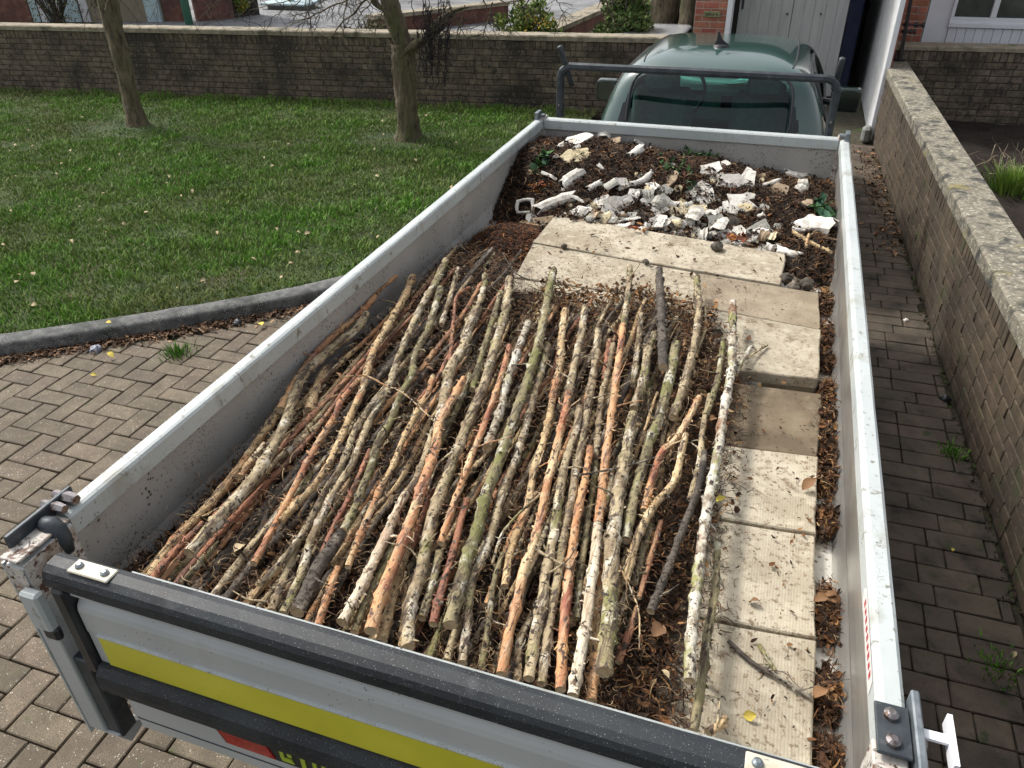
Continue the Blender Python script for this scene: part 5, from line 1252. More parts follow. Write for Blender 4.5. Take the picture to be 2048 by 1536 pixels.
# loose sticks
for pts, z0, z1, r_, kd, lb in (
  ([(688,754),(732,752),(771,771),(810,789),(868,842)], 1.0, .99, .0028, 'T', 'fine bent twig lying across the poles on the left side'),
  ([(1160,950),(1200,943),(1239,936),(1290,922),(1310,915)], 1.005, .99, .003, 'D', 'fine dark twig lying across the orange poles near the middle'),
  ([(1240,1132),(1262,1180),(1278,1225),(1279,1298)], 1.01, .97, .0022, 'T', 'thin golden twig hanging beside the thickest birch pole'),
  ([(1457,1282),(1500,1322),(1560,1357),(1624,1396)], .878, .880, .0055, 'D', 'dark straight stick lying on the nearest slab'),
  ([(1518,1290),(1535,1316),(1551,1341)], .876, .876, .0052, 'G', 'short yellow green stick beside the dark stick on the nearest slab'),
  ([(1586,463),(1610,478),(1635,492),(1664,505)], .975, .95, .009, 'T', 'forked tan branch at the right side of the soil heap'),
  ([(1612,493),(1615,480),(1618,468)], .975, .98, .0065, 'T', 'short upright tan spur beside the forked branch'),
  ([(855,980),(875,930),(905,902),(925,870)], .985, .985, .0035, 'B', 'curved grey twig branching over the orange pole'),
  ([(985,1128),(1003,1070),(1040,1025),(1085,985)], .99, .98, .0038, 'B', 'crooked pale twig curving between the mossy and orange poles'),
  ([(1065,1094),(1100,1116),(1140,1137)], .985, .98, .004, 'B', 'knobbly short twig sticking out right of the orange pole'),
  ([(1060,560),(1030,545),(1005,505)], .93, .96, .0025, 'D', 'thin black twig arching over the farthest slab corner'),
  ([(1535,690),(1510,705),(1495,718)], .90, .92, .004, 'B', 'small grey twig end pointing right on the raised slab'),
  ([(640,905),(700,888),(760,880)], .95, .95, .003, 'D', 'fine dark root lying across the left poles'),):
    mb = MB(); n = len(pts); W3 = []
    for k, (px, py) in enumerate(pts): p = P(px, py, Z=z0+(z1-z0)*k/(n-1)); W3.append(tuple(p))
    bark_pole(W3, [r_, r_*.8], kd, 900+pts[0][0], mb, twigs=3, n=7)
    tag(mb.build('loose_stick', [BK[kd], CUT, BK['D']], smooth=True), lb, 'stick')

# ---- broken plaster pieces on the heap
def onheap(px, py, lift=.0):
    d = ((px-1024)/F_PX*rr-(py-768)/F_PX*uu+fw); t = 1.5
    for _ in range(700):
        p = CAM+d*t
        if p.z < heap_h(p.x, p.y)+lift or p.z < .83: return p
        t += .006
    return p
def frag(kind, px, py, w_, h_, ang, mat, label, grp=None, tip=.35, lift=.012, name='plaster_fragment'):
    """w_, h_ size in photo pixels, ang degrees in the picture plane"""
    c = onheap(px, py, lift); dist = (c-CAM).dot(fw); sx, sy = w_*dist/F_PX, h_*dist/F_PX
    rd = random.Random(int(px*31+py)); 
    # local frame: mostly facing the sky, leaning towards the road side
    nz = Vector((rd.uniform(-.45,.45), -rd.uniform(.2,.2+tip*2.2), 1)).normalized(); e1 = rr-nz*rr.dot(nz); e1.normalize(); e2 = nz.cross(e1)
    fore = max(.45, abs(e2.dot(uu))); sy /= fore
    a = math.radians(ang); ex = e1*math.cos(a)+e2*math.sin(a); ey = -e1*math.sin(a)+e2*math.cos(a)
    mb = MB(); th = rd.uniform(.006,.010)
    if kind == 'plate':
        k = rd.choice((4,5,5,6)); n = k*3; pol = []
        for i in range(k):
            b = 2*PI*(i+rd.uniform(-.22,.22))/k+.7; pol.append(Vector((math.cos(b)*rd.uniform(.85,1.1)*.66*sx, math.sin(b)*rd.uniform(.85,1.1)*.66*sy)))
        out = []
        for i in range(k):
            for s in range(3): q = pol[i].lerp(pol[(i+1)%k], s/3); out.append(q+Vector((rd.gauss(0,.03*sx),rd.gauss(0,.03*sy)))*(s>0))
        bx = rd.uniform(-.5,1.2); by = rd.uniform(-.5,1.2)
        def hgt(q): return bx*q.x*q.x+by*q.y*q.y
        ctr = Vector((0,0)); rings = [[q*f_ for q in out] for f_ in (1.,.55)]
        vs = []; 
        for zoff in (th/2, -th/2):
            for ring in rings: vs += [c+ex*q.x+ey*q.y+nz*(hgt(q)+zoff+rd.gauss(0,.0005)) for q in ring]
            vs.append(c+nz*zoff)
        m = len(out); B_ = 2*m+1; fs = []
        for i in range(m):
            j = (i+1)%m; fs += [(i,j,m+j,m+i),(m+i,m+j,2*m),(B_+j,B_+i,B_+m+i,B_+m+j),(B_+m+j,B_+m+i,B_+2*m),(j,i,B_+i,B_+j)]
        mb.add(vs, fs)
    else:                                     # curled tube or gutter-like roll
        arc = {'roll':2*PI*.62,'curl':PI*.8,'stick':2*PI}[kind]; n = 6 if kind != 'stick' else 8; seg = 7; r_ = sy*.5/fore if kind != 'stick' else sy*.42
        bend = rd.uniform(-.12,.12)*sx; vs = []
        for layer in (1., .88 if kind != 'stick' else .0):
            for i in range(seg+1):
                t = i/seg-.5; rr2 = r_*(1+.30*fbm(t*3,px,1)+.12*fbm(t*20,px,1))
                for j in range(n+1):
                    b = arc*(j/n-.5)+PI/2+.5*math.sin(px); tt = t*(1+.16*math.sin(j*2.1+px)+.1*math.sin(j*5.3+py)); vs.append(c+ex*(tt*sx)+ey*(math.cos(b)*rr2*layer+bend*4*t*t)+nz*(math.sin(b)*rr2*layer*.9))
        m = n+1; B_ = (seg+1)*m; fs = []
        for i in range(seg):
            for j in range(n): a_ = i*m+j; fs.append((a_, a_+1, a_+m+1, a_+m)); fs.append((B_+a_+m, B_+a_+m+1, B_+a_+1, B_+a_))
            fs += [(i*m, (i+1)*m, B_+(i+1)*m, B_+i*m), (i*m+n, B_+i*m+n, B_+(i+1)*m+n, (i+1)*m+n)]
        for i in (0, seg):
            for j in range(n): a_ = i*m+j; q = (a_, B_+a_, B_+a_+1, a_+1); fs.append(q if i == 0 else q[::-1])
        mb.add(vs, fs)
    o = mb.build(name, mat, smooth=(kind == 'stick')); 
    return tag(o, label, 'rubble', grp or 'broken white fragments on the soil heap')
W0, G0, C0, N0 = PLAST, PLASTG, PLASTC, TANF
for a in [
 ('plate',1160,266,28,22,10,G0,'rounded grey plate at the top left of the heap'),
 ('plate',1151,283,58,28,18,W0,'big white sheet near the headboard at the left'),
 ('plate',1150,312,56,24,22,C0,'cream slab piece just below the big white sheet at the left'),
 ('curl',1209,272,16,24,70,W0,'small white cone standing near the headboard'),
 ('plate',1250,279,28,22,20,N0,'brown plate by the headboard, right one of two'),
 ('plate',1227,285,26,18,-10,N0,'brown plate by the headboard, left one of two'),
 ('curl',1281,290,30,9,-35,W0,'thin white sliver right of the brown plates'),
 ('curl',1271,306,36,14,30,W0,'split white tube below the thin sliver'),
 ('curl',1319,284,30,7,-40,W0,'narrow white sliver nearest the headboard middle'),
 ('curl',1202,335,18,6,-50,W0,'tiny upright white shard left of centre'),
 ('roll',1142,358,48,24,40,W0,'white hollow bark-like chunk at the left'),
 ('curl',1098,354,34,9,-25,W0,'curved white shard nearest the left panel'),
 ('curl',1189,371,30,12,25,W0,'short white roll left of the long tube'),
 ('stick',1285,362,58,17,36,W0,'long white tube leaning up to the right in the middle'),
 ('plate',1240,368,34,22,5,W0,'rough white lump left of the long tube foot'),
 ('roll',1109,405,78,20,17,W0,'longest white roll lying low at the left'),
 ('curl',1154,400,30,9,-30,W0,'tapering white shard right of the longest roll'),
 ('plate',1294,390,16,36,-8,C0,'tall thin cream plate standing on edge'),
 ('plate',1327,384,30,26,30,G0,'grey plate above the folded grey sheet'),
 ('plate',1311,408,48,28,28,G0,'folded grey white sheet at the middle'),
 ('plate',1234,411,62,34,24,W0,'large curled white sheet above the farthest slab'),
 ('plate',1203,404,22,36,-60,W0,'narrow white plate left of the large curled sheet'),
 ('plate',1163,423,40,20,-5,W0,'crumpled white piece by the farthest slab corner'),
 ('plate',1201,437,48,20,-12,C0,'flat cream tile resting on the slab edge'),
 ('plate',1351,421,44,34,30,C0,'upright cream triangle in the middle of the white line'),
 ('plate',1390,421,42,18,8,C0,'yellowish cream plate right of the triangle'),
 ('plate',1419,428,24,14,-10,W0,'small white piece right of the yellowish plate'),
 ('plate',1312,444,36,28,35,W0,'folded white piece above the slab middle'),
 ('plate',1345,444,28,20,45,W0,'small square white tile beside the folded piece'),
 ('curl',1372,446,44,12,6,W0,'long pale sliver along the slab edge'),
 ('plate',1433,448,46,34,12,G0,'square grey tile lying flat near the slab'),
 ('plate',1446,471,30,20,25,W0,'white chip below the square grey tile'),
 ('plate',1410,395,42,36,35,W0,'folded white sheet with a reddish leaf beside it'),
 ('plate',1462,364,56,28,12,W0,'wide white sheet left of the bent white sheet'),
 ('plate',1490,366,36,48,-25,W0,'large bent white sheet in the right half'),
 ('plate',1421,337,48,22,25,W0,'white sheet high on the heap, right of the green leaves'),
 ('plate',1437,356,32,20,-5,G0,'grey chip under the high white sheet'),
 ('plate',1447,329,30,14,30,W0,'pointed white chip at the top of the high sheet'),
 ('plate',1484,414,50,52,20,W0,'largest white plate in the right half'),
 ('plate',1452,416,14,26,0,W0,'narrow white chip left of the largest plate'),
 ('stick',1532,370,52,12,12,W0,'smooth white rod in the right half'),
 ('plate',1556,381,34,28,-25,N0,'tan plate right of the smooth white rod'),
 ('curl',1593,354,48,13,-4,W0,'white roll nearest the right end of the headboard'),
 ('roll',1604,376,30,24,60,W0,'knobbly white chunk below the right end roll'),
 ('roll',1633,452,76,17,-42,W0,'long peeled white plank at the right panel'),
 ('stick',1578,506,48,14,-42,W0,'white broken rod right of the slab corner'),
 ('plate',1510,462,64,30,35,G0,'dark grey broken slate piece beside the slab'),
 ('curl',1497,486,62,13,18,G0,'long grey sliver below the slate piece'),
 ('plate',1466,444,26,24,0,DSTONE,'dark stone between grey tile and slate'),
 ('stick',1604,462,34,10,-8,W0,'short white rod beside the forked branch'),
 ('plate',1342,358,22,34,-30,N0,'tan upright plate left of the orange leaves'),
 ('plate',1283,430,40,14,0,DSTONE,'flat dark stone by the slab edge'),
 ('curl',1255,440,46,8,-8,W0,'thin white strip along the slab edge'),
 ('curl',1240,455,50,7,-20,W0,'lowest thin white strip over the slab'),
 ('plate',1262,432,26,14,0,G0,'bluish grey chip above the thin white strip'),
 ('plate',1388,446,20,16,0,G0,'round grey chip right of the pale sliver'),
 ('plate',1418,470,40,9,10,W0,'flat white flake lying low by the slab'),
 ('plate',1470,482,34,10,10,W0,'pale flake below the slate piece'),
 ('plate',1090,440,52,18,0,N0,'brown board end left of the farthest slab'),
 ('plate',1215,432,18,14,0,G0,'small grey chip by the flat cream tile'),
]: frag(*a)
# hollow square ring at the left
c = onheap(1050, 413, .02); mb = MB(); nn = Vector((.1,-.75,.65)).normalized(); e1 = (rr-nn*rr.dot(nn)).normalized(); e2 = nn.cross(e1); n = 24; vs = []
for (s, o_) in ((.052,0),(.048,.012),(.036,.012),(.034,0),(.040,-.03),(.048,-.03)):
    for k in range(n):
        a = 2*PI*k/n; q = 1/max(abs(math.cos(a)),abs(math.sin(a)))**.75; jj = 1+.05*math.sin(a*3+s*90); vs.append(c+(e1*math.cos(a)*q+e2*math.sin(a)*q*.85)*s*jj+nn*o_)
fs = [(r_*n+k, r_*n+(k+1)%n, ((r_+1)%6)*n+(k+1)%n, ((r_+1)%6)*n+k) for r_ in range(6) for k in range(n)]
tag(mb.add(vs, fs).build('plaster_ring', PLAST, smooth=True), 'hollow squarish white ring at the left panel', 'rubble', 'broken white fragments on the soil heap')
rd = random.Random(15)
for k in range(30):
    px = rd.uniform(1190,1530); py = 452-82*rd.random()**1.3+(px-1350)*.10; s_ = rd.uniform(16,34)
    frag(rd.choice(('plate','plate','plate','curl')), px, py, s_, s_*rd.uniform(.45,.85), rd.uniform(-60,70), rd.choice((W0,W0,W0,G0,G0,C0)), 'broken plaster piece in the dense white band above the farthest slab', 'medium pieces of the white band above the farthest slab', lift=.014)
rd = random.Random(5)
for k in range(140):
    t = rd.random(); 
    if rd.random() < .62: px = 1130+420*t+rd.gauss(0,8); py = 432+60*t+rd.gauss(0,11)-6
    else: px = rd.uniform(1060,1640); py = rd.uniform(290,480)
    s_ = rd.uniform(8,22)*(1 if py > 400 else .7)
    frag(rd.choice(('plate','plate','plate','curl')), px, py, s_, s_*rd.uniform(.4,.9), rd.uniform(-60,60), rd.choice((W0,W0,G0,C0,G0,N0)), 'small broken white or grey chip among the soil and larger fragments', 'small chips scattered over the soil heap', lift=.006)
def pebble(px, py, w_, z, mat, label, name='stone', hf=None):
    c = P(px, py, Z=z) if hf is None else hf(px, py); r_ = w_*(c-CAM).dot(fw)/F_PX/2; V_, F_, _, _ = shell(tuple(c), [(math.cos(a)*math.cos(b), math.sin(a)*math.cos(b), math.sin(b), c.x+math.cos(a)*math.cos(b)*r_*random.uniform(.75,1.1), c.y+math.sin(a)*math.cos(b)*r_*random.uniform(.75,1.1), c.z+math.sin(b)*r_*.75) for a in np.linspace(0,2*PI,6)[:-1] for b in (-.7,.1,.9)], 22, 7)
    V_ = np.array([np.array(c)+(v-np.array(c))*(1+.22*fbm(v[0]*60, v[1]*60+v[2]*40, 1)) for v in V_])
    return tag(link(name, npmesh(name, V_, F_, mat, smooth=True)), label, 'stone')
pebble(1434,494,24,.890,DSTONE,'dark brown angular stone standing on the farthest slab')
pebble(1128,492,13,.885,DSTONE,'flat dark pebble left on the farthest slab seam')
pebble(1615,568,30,.885,DSTONE,'round dark cobble right of the farthest slab'); pebble(1573,556,26,.875,DSTONE,'black cobble tucked at the farthest slab corner'); pebble(1590,575,26,.86,DSTONE,'smaller cobble between the two dark cobbles')
pebble(1812,641,11,.01,PLAST,'small white pebble lying on the side path'); pebble(1890,798,22,.012,BLACK,'black and white plastic scrap at the foot of the driveway wall','scrap'); pebble(476,646,20,.02,BLACK,'small black plastic scrap by the kerb','scrap'); pebble(192,700,24,.012,M('wrap', (.12,.14,.2), (.5,.52,.58), 60),'bluish crumpled wrapper among leaves by the kerb','wrapper')
pebble(1292,523,13,.885,DSTONE,'tiny dark pebble on the farthest slab middle'); pebble(1262,1000-0,1,.9,DSTONE,'x').hide_render = True
bpy.data.objects.remove([o for o in bpy.data.objects if o.get('label') == 'x'][0])
# white scraps on the bed floor strip at the right
for (px, py, w_, h_, lb) in ((1644,648,26,14,'white plaster scrap in the gutter beside the raised slab'),(1652,675,22,9,'thin white scrap lower in the gutter beside the raised slab'),(1500,757,44,10,'pale blue grey wrapper under the edge of the raised slab')):
    c = P(px, py, Z=.845); mb = MB(); dx = w_*2.8/F_PX/2; V_, F_ = rbox((c.x-dx,c.y-dx*.6,.83),(c.x+dx,c.y+dx*.5,.85), .004); tag(mb.add(V_,F_).build('scrap', PLAST), lb, 'scrap')

# ---- loose vegetation: fibres, leaf shreds
PAL = np.array([(.016,.009,.005),(.036,.018,.009),(.070,.032,.014),(.150,.066,.024),(.26,.14,.055),(.045,.028,.017),(.38,.26,.14)])
def fibres(name, label, X, Yv, Z, n, ln, pal, probs, wd=.0016, curl=1.1, seg=4, lift=.6, cat='debris'):
    """thin curling strands and shreds lying on a surface"""
    th = rng.uniform(0, 2*PI, n); L_ = ln*(.35+1.0*rng.random(n)**1.5); V = np.zeros((n,(seg+1)*2,3)); p = np.stack([X,Yv,Z],1); pit_ = rng.uniform(-.25, lift, n)
    w_ = wd*(.5+1.1*rng.random(n)); k1 = rng.normal(0,curl,n); k2 = rng.normal(0,.35,n)
    for s in range(seg+1):
        d = np.stack([np.cos(th)*np.cos(pit_), np.sin(th)*np.cos(pit_), np.sin(pit_)],1); sd_ = np.stack([-np.sin(th), np.cos(th), rng.normal(0,.25,n)*0+.3],1)
        ww = (w_*(1-.75*(s/seg)))[:,None]; V[:,2*s] = p-sd_*ww; V[:,2*s+1] = p+sd_*ww
        p = p+d*(L_/seg)[:,None]; th = th+k1*.5+rng.normal(0,.15,n); pit_ = pit_-.28+k2*.3
    F_ = np.concatenate([np.arange(n)[:,None]*((seg+1)*2)+np.array([[2*s,2*s+1,2*s+3,2*s+2]]) for s in range(seg)],0)
    cc = np.array(pal)[rng.choice(len(pal), n, p=probs)]*(.7+.6*rng.random((n,1)))
    return tag(link(name, npmesh(name, V.reshape(-1,3), F_, ATTR, np.repeat(cc,(seg+1)*2,0))), label, cat, kind='stuff')
def shreds(name, label, X, Yv, Z, n, size, pal, probs, cat='leaves', tilt=.6):
    """curled dead leaf pieces, six vertex folded blades"""
    th = rng.uniform(0,2*PI,n); t1 = rng.normal(0,tilt,n); t2 = rng.normal(0,tilt,n); L_ = size*(.4+.9*rng.random(n)**1.6); w_ = L_*rng.uniform(.28,.55,n)
    ex = np.stack([np.cos(th),np.sin(th),t1],1); ex /= np.linalg.norm(ex,axis=1)[:,None]; ey = np.stack([-np.sin(th),np.cos(th),t2],1); ey /= np.linalg.norm(ey,axis=1)[:,None]; ez = np.cross(ex,ey)
    c = np.stack([X,Yv,Z],1); cu = rng.uniform(-.25,.55,n)[:,None]; q = lambda a,b,h: c+ex*(a*L_)[:,None]+ey*(b*w_)[:,None]+ez*(h*L_[:,None]*cu)
    o1 = np.ones(n); jj = lambda s: rng.normal(0,s,n)
    V = np.stack([q(-.5*o1,0*o1,.5), q(-.15+jj(.06),-.5+jj(.1),.6), q(.25+jj(.06),-.42+jj(.1),.5), q(.55*o1,jj(.1),.9), q(.22+jj(.06),.45+jj(.1),.55), q(-.2+jj(.06),.5+jj(.1),.7), q(-.05*o1,0*o1,0.), q(.25*o1,0*o1,.05)],1)
    f_ = np.array([[0,1,6,5],[1,2,7,6],[2,3,4,7],[6,7,4,5]]); F_ = (np.arange(n)[:,None,None]*8+f_[None]).reshape(-1,4)
    cc = np.array(pal)[rng.choice(len(pal), n, p=probs)]*(.75+.5*rng.random((n,1)))
    return tag(link(name, npmesh(name, V.reshape(-1,3), F_, ATTR, np.repeat(cc,8,0))), label, cat, kind='stuff')
def scatter(n, x0, x1, y0, y1, hf, acc=None, add=(.0,.012)):
    X = rng.uniform(x0,x1,n); Y_ = rng.uniform(y0,y1,n)
    if acc is not None:
        a = acc(X,Y_); s = rng.random(n) < a; X, Y_ = X[s], Y_[s]
    Z = np.array([hf(a,b) for a,b in zip(X,Y_)])+rng.uniform(add[0],add[1],len(X)); return X, Y_, Z
pr = [.28,.26,.19,.11,.05,.08,.03]
X,Y_,Z = scatter(30000, -.85,.66,.01,2.36, bulge, lambda x,y: np.clip((.60+.06*np.sin(y*9)-x)/.16,0,1)*np.clip((YE(x)-y)/.12,0,1), (.0,.035)); fibres('root_fibres', 'tangle of brown fibres and roots between the poles', X,Y_,Z,len(X),.05,PAL,pr,.0011)
X,Y_,Z = scatter(13000, -.85,.64,.01,2.36, bulge, lambda x,y: np.clip((.56+.06*np.sin(y*9)-x)/.16,0,1)*np.clip((YE(x)-.03-y)/.12,0,1), (.0,.03)); shreds('dead_leaves', 'dead brown leaf pieces between the poles', X,Y_,Z,len(X),.024,PAL[[1,2,3,4,5,6]],[.34,.28,.16,.06,.12,.04])
# upper ends of the poles: leafy tufts
X = rng.uniform(-.78,.42,1900); Y_ = YE(X)-.10+rng.normal(0,.05,1900); Z = .885+rng.random(1900)*.05; fibres('tip_fibres', 'ragged fibres at the upper ends of the poles', X,Y_,Z,1900,.045,PAL,pr,.0013,lift=.6)
X = rng.uniform(-.30,.42,1500); Y_ = YE(X)-.03+rng.normal(0,.06,1500); Z = .89+rng.random(1500)*.06; shreds('tip_leaves', 'orange brown dead leaves at the upper ends of the poles', X,Y_,Z,1500,.026,np.array([(.10,.05,.022),(.22,.10,.035),(.36,.19,.07),(.05,.03,.018)]),[.35,.28,.15,.22])
# right fringe of the stack with lumps of moss and leaf
X = .44+rng.normal(0,.06,9000); Y_ = rng.uniform(.02,1.75,9000); s = (X < .64)&(X > .25); X, Y_ = X[s], Y_[s]; Z = .872+rng.random(len(X))*.05*np.clip((.60-X)/.2,0.1,1); fibres('fringe_fibres', 'matted brown fibres spilling onto the slabs at the right edge of the stack', X,Y_,Z,len(X),.045,PAL,pr,.0012,lift=.8)
X = .42+rng.normal(0,.06,3000); Y_ = rng.uniform(.02,1.75,3000); Z = .873+rng.random(3000)*.04; shreds('fringe_leaves', 'brown leaf pieces at the right edge of the stack', X,Y_,Z,3000,.024,PAL[[1,2,3,4,5,6]],[.3,.26,.18,.1,.1,.06])
# heap
X,Y_,Z = scatter(34000,-.86,.86,2.30,3.80,heap_h,lambda x,y: ((y > 2.86-.25*np.clip((x-.55)/.25,0,1)+.05*np.sin(x*6)-.12)|((x>.80)|((x>.70)&(y>2.42)))*(y>2.3))*1.0,(.0,.014)); fibres('heap_roots', 'roots and fibres covering the soil heap', X,Y_,Z,len(X),.055,PAL,[.3,.27,.18,.10,.05,.08,.02],.0013,lift=.8)
fibres('heap_long_roots','longer tangled roots on the soil heap',X[::16],Y_[::16],Z[::16]+.006,len(X[::16]),.13,[(.06,.035,.02),(.14,.085,.045),(.24,.16,.09),(.03,.02,.013)],[.35,.3,.15,.2],.0019,curl=1.0,seg=7,lift=.5)
s = rng.random(len(X)) < .22; shreds('heap_leaves', 'dead leaves mixed into the soil heap', X[s],Y_[s],Z[s]+.004,int(s.sum()),.032,PAL[[0,1,2,3,5]],[.3,.3,.2,.1,.1])
X,Y_,Z = scatter(9000,-.86,-.40,2.14,2.86,mound_h,lambda x,y: (np.hypot((x+.66)/.24,(y-2.5)/.34) < 1.05)*1.0,(0,.012)); fibres('mound_fibres','brown fibres and bark shreds covering the mulch mound',X,Y_,Z,len(X),.045,PAL*np.array([1.3,1.0,.8]),[.25,.28,.22,.13,.03,.07,.02],.0016,lift=.7)
# green leaves in the heap
for (px, py, n, sp, sz, lb) in ((1085,322,16,.03,.085,'dark green leaves against the left panel'),(1350,336,60,.055,.035,'small green leaves in the middle of the heap'),(1400,312,60,.055,.045,'green leaves high on the heap behind the white sheets'),(1645,425,26,.035,.085,'dark green strap leaves by the right panel'),(1655,450,10,.02,.08,'green leaves under the peeled plank'),(1375,372,12,.02,.04,'yellow green leaves left of the white sheets')):
    c = onheap(px, py, .01); X = c.x+rng.normal(0,sp,n); Y_ = c.y+rng.normal(0,sp,n); Z = np.array([heap_h(a,b) for a,b in zip(X,Y_)])+.01+rng.random(n)*.025
    shreds('green_leaves', lb, X,Y_,Z,n,sz,[(.02,.06,.02),(.05,.13,.03),(.10,.20,.06),(.035,.09,.05)],[.3,.3,.2,.2],tilt=.8)
for (px, py, n, lb) in ((1075,372,40,'orange leaf shreds near the left panel'),(1375,352,14,'orange leaves left of the white sheets'),(1462,378,16,'rust red leaf on the wide white sheet'),(1470,503,60,'orange brown leaf shreds on the farthest slab'),(1275,480,14,'dark red star shaped leaf on the farthest slab')):
    c = onheap(px, py, .015); X = c.x+rng.normal(0,.03,n); Y_ = c.y+rng.normal(0,.02,n); Z = np.array([max(heap_h(a,b),.888) for a,b in zip(X,Y_)])+.004+rng.random(n)*.012
    shreds('orange_leaves', lb, X,Y_,Z,n,.032,[(.30,.09,.03),(.42,.18,.05),(.16,.05,.03)],[.4,.3,.3],tilt=.5)
# crumbs on the slabs
def slabz(x,y): return .877 if (2.42 < y < 2.95 and x < .70) else (.895 if (1.70 < y < 2.08 and x > .35) else .873)
X,Y_,Z = scatter(5200,-.50,.80,.03,2.9,slabz,lambda x,y: np.clip(.25+1.0*np.exp(-np.clip(x-.52,0,9)/.05)+.5*(y<.5),0,1)*np.where((y>2.1)|(x>.45),1,0),(0,.003)); fibres('slab_crumbs','fine brown crumbs and fibres scattered over the paving slabs',X,Y_,Z,len(X),.013,PAL,pr,.0010,curl=1.2,lift=.25)
X,Y_,Z = scatter(130,-.45,.68,2.12,2.88,slabz,None,(.001,.004)); shreds('far_slab_leaf_bits','brown leaf bits and seeds scattered over the farthest slabs',X,Y_,Z,len(X),.024,PAL[[1,2,3,4,5]],[.3,.25,.2,.1,.15],tilt=.3)
X,Y_,Z = scatter(150,.50,.80,.03,1.75,slabz,None,(.001,.004)); shreds('slab_leaf_bits','small leaf bits scattered over the near slabs',X,Y_,Z,len(X),.016,PAL[[1,2,3,4,6]],[.25,.25,.2,.2,.1],tilt=.3)
# right gutter clumps
gc = [(.36,.05),(.60,.07),(.93,.05),(1.13,.06),(1.27,.07),(1.45,.08),(1.60,.06),(1.82,.05),(2.02,.07),(2.3,.07),(.10,.05),(.20,.05)]
X=[];Y2=[];Z=[]
for c,s in gc:
    n = int(1500*s/.08); X += list(.829+rng.normal(0,.013,n)); Y2 += list(c+rng.normal(0,s*.55,n)); Z += list(.823+np.abs(rng.normal(0,.018,n)))
X=np.clip(np.array(X),.808,.852);Y2=np.array(Y2);Z=np.array(Z)
fibres('gutter_fibres','brown fibres collected in the gutter along the right panel',X,Y2,Z,len(X),.04,PAL,[.18,.24,.22,.18,.08,.06,.04],.0015,lift=.8)
s = rng.random(len(X)) < .22; shreds('gutter_leaves','dead brown leaves collected in the gutter along the right panel',X[s],Y2[s],Z[s]+.004,int(s.sum()),.032,PAL[[1,2,3,4]],[.35,.35,.22,.08],tilt=.7)
# leaf litter along the kerb, crumbs on the side path
n = 5200; i_ = rng.integers(60, len(KLf)-30, n); t_ = np.array(KLf)[i_]; nx_ = np.array(offs(KLf,-1))[i_]-t_; dd_ = np.abs(rng.normal(0,.045,n)); X = t_[:,0]+nx_[:,0]*dd_+rng.normal(0,.02,n); Y_ = t_[:,1]+nx_[:,1]*dd_; 
shreds('kerb_litter','brown dead leaves and bark gathered along the foot of the kerb',X,Y_,.010+rng.random(n)*.018,n,.036,[(.10,.06,.035),(.17,.10,.06),(.28,.17,.10),(.06,.04,.03),(.38,.25,.15)],[.3,.28,.18,.16,.08],tilt=.35)
fibres('kerb_crumbs','fine bark crumbs along the foot of the kerb',X+rng.normal(0,.02,n),Y_+rng.normal(0,.03,n),.008+rng.random(n)*.006,n,.03,[(.06,.04,.025),(.14,.09,.05)],[.6,.4],.0015)
yy = rng.uniform(5.0,7.8,500); xx = np.clip(rwx(0)*0+np.array([rwx(a) for a in yy])-np.abs(rng.normal(0,.12,500))-.01,.95,2); shreds('path_litter','brown leaf litter at the far end of the side path',xx,yy,.010+rng.random(500)*.01,500,.045,[(.16,.09,.05),(.30,.18,.10),(.08,.05,.03)],[.4,.3,.3],tilt=.3)
yy = rng.uniform(.2,5.5,900); xx = np.array([rwx(a) for a in yy])-np.abs(rng.normal(0,.02,900)); shreds('wall_foot_litter','dark crumbs and moss along the foot of the driveway wall',xx,yy,.006+rng.random(900)*.01,900,.02,[(.04,.03,.02),(.05,.08,.02),(.10,.07,.04)],[.5,.25,.25])
# single leaves
def leaf_mesh(name, mat, s=1., seed=0):
    rd = random.Random(seed); n = 7; V = []; 
    for i in range(n+1):
        t = i/n; w_ = math.sin(PI*t)**.8*.42*(1+.15*rd.uniform(-1,1)); z = .12*math.sin(t*PI)+.10*t*t
        V += [(t-.5, -w_, z+.10*w_+rd.uniform(0,.05)), (t-.5, 0, z-.02), (t-.5, w_, z+.14*w_+rd.uniform(0,.05))]
    F_ = []
    for i in range(n):
        for k in (0,1): a = i*3+k; F_.append((a,a+3,a+4,a+1))
    mb = MB().add([tuple(c*s for c in v) for v in V], F_); mb.tube([(-.5*s,0,0),(-.75*s,.02*s,.03*s)], .015*s, 4); return mb.mesh(name, mat, True)
LPALE = M('pale_leaf', (.40,.30,.17), (.55,.45,.28), 20, rnd=.2, rough=.8); LYEL = M('yellow_leaf', (.55,.42,.06), (.66,.54,.12), 20, rough=.8); LBR = M('brown_leaf', (.13,.065,.03), (.25,.13,.055), 40, rnd=.2, rough=.8)
pm = [leaf_mesh('leaf', LPALE, 1, k) for k in range(3)]; bmh = [leaf_mesh('leaf', LBR, 1, k+5) for k in range(3)]; ym = leaf_mesh('leaf', LYEL, 1, 9)
def put_leaf(me, x, y, z, s, label, grp=None, rz=None, tl=.35):
    o = bpy.data.objects.new('fallen_leaf', me); col.objects.link(o); o.location = (x,y,z); o.scale = (s,s*random.uniform(.6,.95),s*1.6); o.rotation_euler = (random.gauss(0,tl),random.gauss(0,tl),random.uniform(0,6.28) if rz is None else rz); tag(o, label, 'leaf', grp); return o
random.seed(3); k = 0
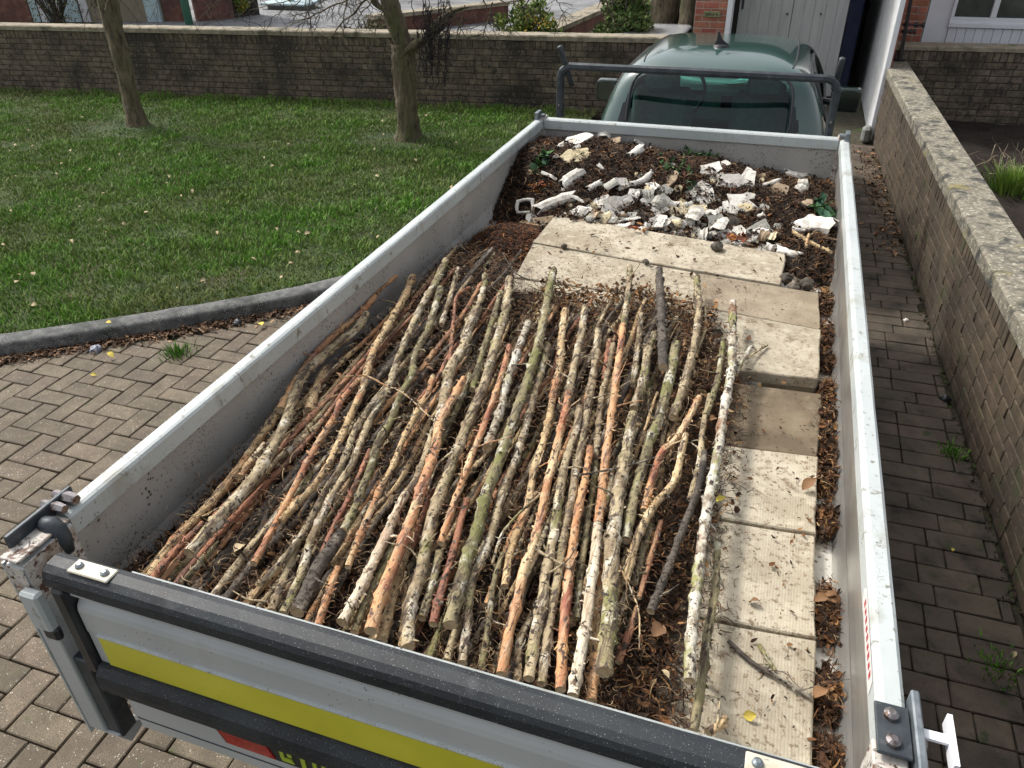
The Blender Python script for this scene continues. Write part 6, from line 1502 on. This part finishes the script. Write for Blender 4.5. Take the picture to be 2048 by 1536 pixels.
while k < 62:
    px = random.uniform(0,1050); py = random.uniform(205,660); q = P(px, py, Z=.10)
    if q.x < lawn_x(q.y)-.1 and q.y < wall_y(q.x)-.05 and px < 1075-(py-240)*1.05: put_leaf(random.choice(pm), q.x, q.y, .105+random.random()*.015, random.uniform(.028,.046), 'small pale dry leaf lying on the lawn', 'pale dry leaves scattered on the lawn'); k += 1
for (px, py, z, s, me, lb) in ((188,750,.012,.06,ym,'bright yellow leaf alone on the pavers below the kerb'),(222,711,.03,.085,ym,'yellow leaf half buried in the kerb litter'),(521,650,.03,.085,ym,'yellow leaf by the black plastic scrap'),(218,646,.12,.06,ym,'yellow leaf lying on top of the kerb'),
  (1905,1100,.012,.03,ym,'tiny yellow leaf on the near side path'),(1312,1265,.985,.075,bmh[0],'big curled brown leaf beside the thickest birch pole'),(1424,840,.97,.055,bmh[1],'orange brown leaf near the top of the white birch pole'),(858,740,.99,.055,bmh[2],'curled golden leaf standing among the left poles'),(676,752,.985,.045,bmh[0],'curled golden leaf by the end of the bent twig'),
  (1330,1350,.96,.035,pm[0],'pale torn leaf low in the mulch near the tailgate'),(1440,1000,.93,.05,ym,'yellow leaf at the right edge of the stack'),(1450,820,.93,.05,bmh[1],'brown leaf hanging at the right edge of the stack'),(1447,655,.92,.055,bmh[2],'orange leaf on the raised slab by the pole tips'),(1500,678,.90,.05,bmh[0],'brown leaf in the middle of the raised slab'),
  (1620,970,.885,.085,bmh[1],'large brown bark curl between slab and right panel'),(1660,1195,.86,.08,bmh[2],'large brown leaf in the gutter halfway along'),(1640,1200,.88,.06,bmh[0],'brown leaf reaching from the gutter onto the slab'),(1640,1390,.875,.075,bmh[1],'brown leaf in the gutter near the tailgate'),(1510,1205,.878,.045,bmh[2],'small brown leaf on the second nearest slab'),(1500,1430,.878,.045,ym,'yellowish leaf on the nearest slab'),(1622,845,.874,.022,bmh[0],'tiny orange leaf on the dark stained slab'),(1598,880,.874,.02,bmh[1],'second tiny leaf lower on the dark stained slab'),
  (2030,1310,.012,.045,pm[1],'pale leaf on the side path at the lower right edge'),(1450,1100,.90,.03,bmh[1],'brown leaf at the stack edge by the slab seam'),(480,1100,.95,.06,pm[2],'pale cream leaf curl in the gap near the left panel')):
    q = P(px, py, Z=z); put_leaf(me, q.x, q.y, z, s*.62, lb)

X = rng.uniform(-.80,.42,9000); Y_ = rng.uniform(.02,2.1,9000); fibres('stray_roots','fine curling root fibres and bark threads lying over the poles',X,Y_,.945+rng.random(9000)*.04,9000,.05,[(.05,.032,.02),(.11,.065,.035),(.20,.12,.06),(.36,.26,.15)],[.35,.3,.22,.13],.0007,curl=1.6,lift=.5)
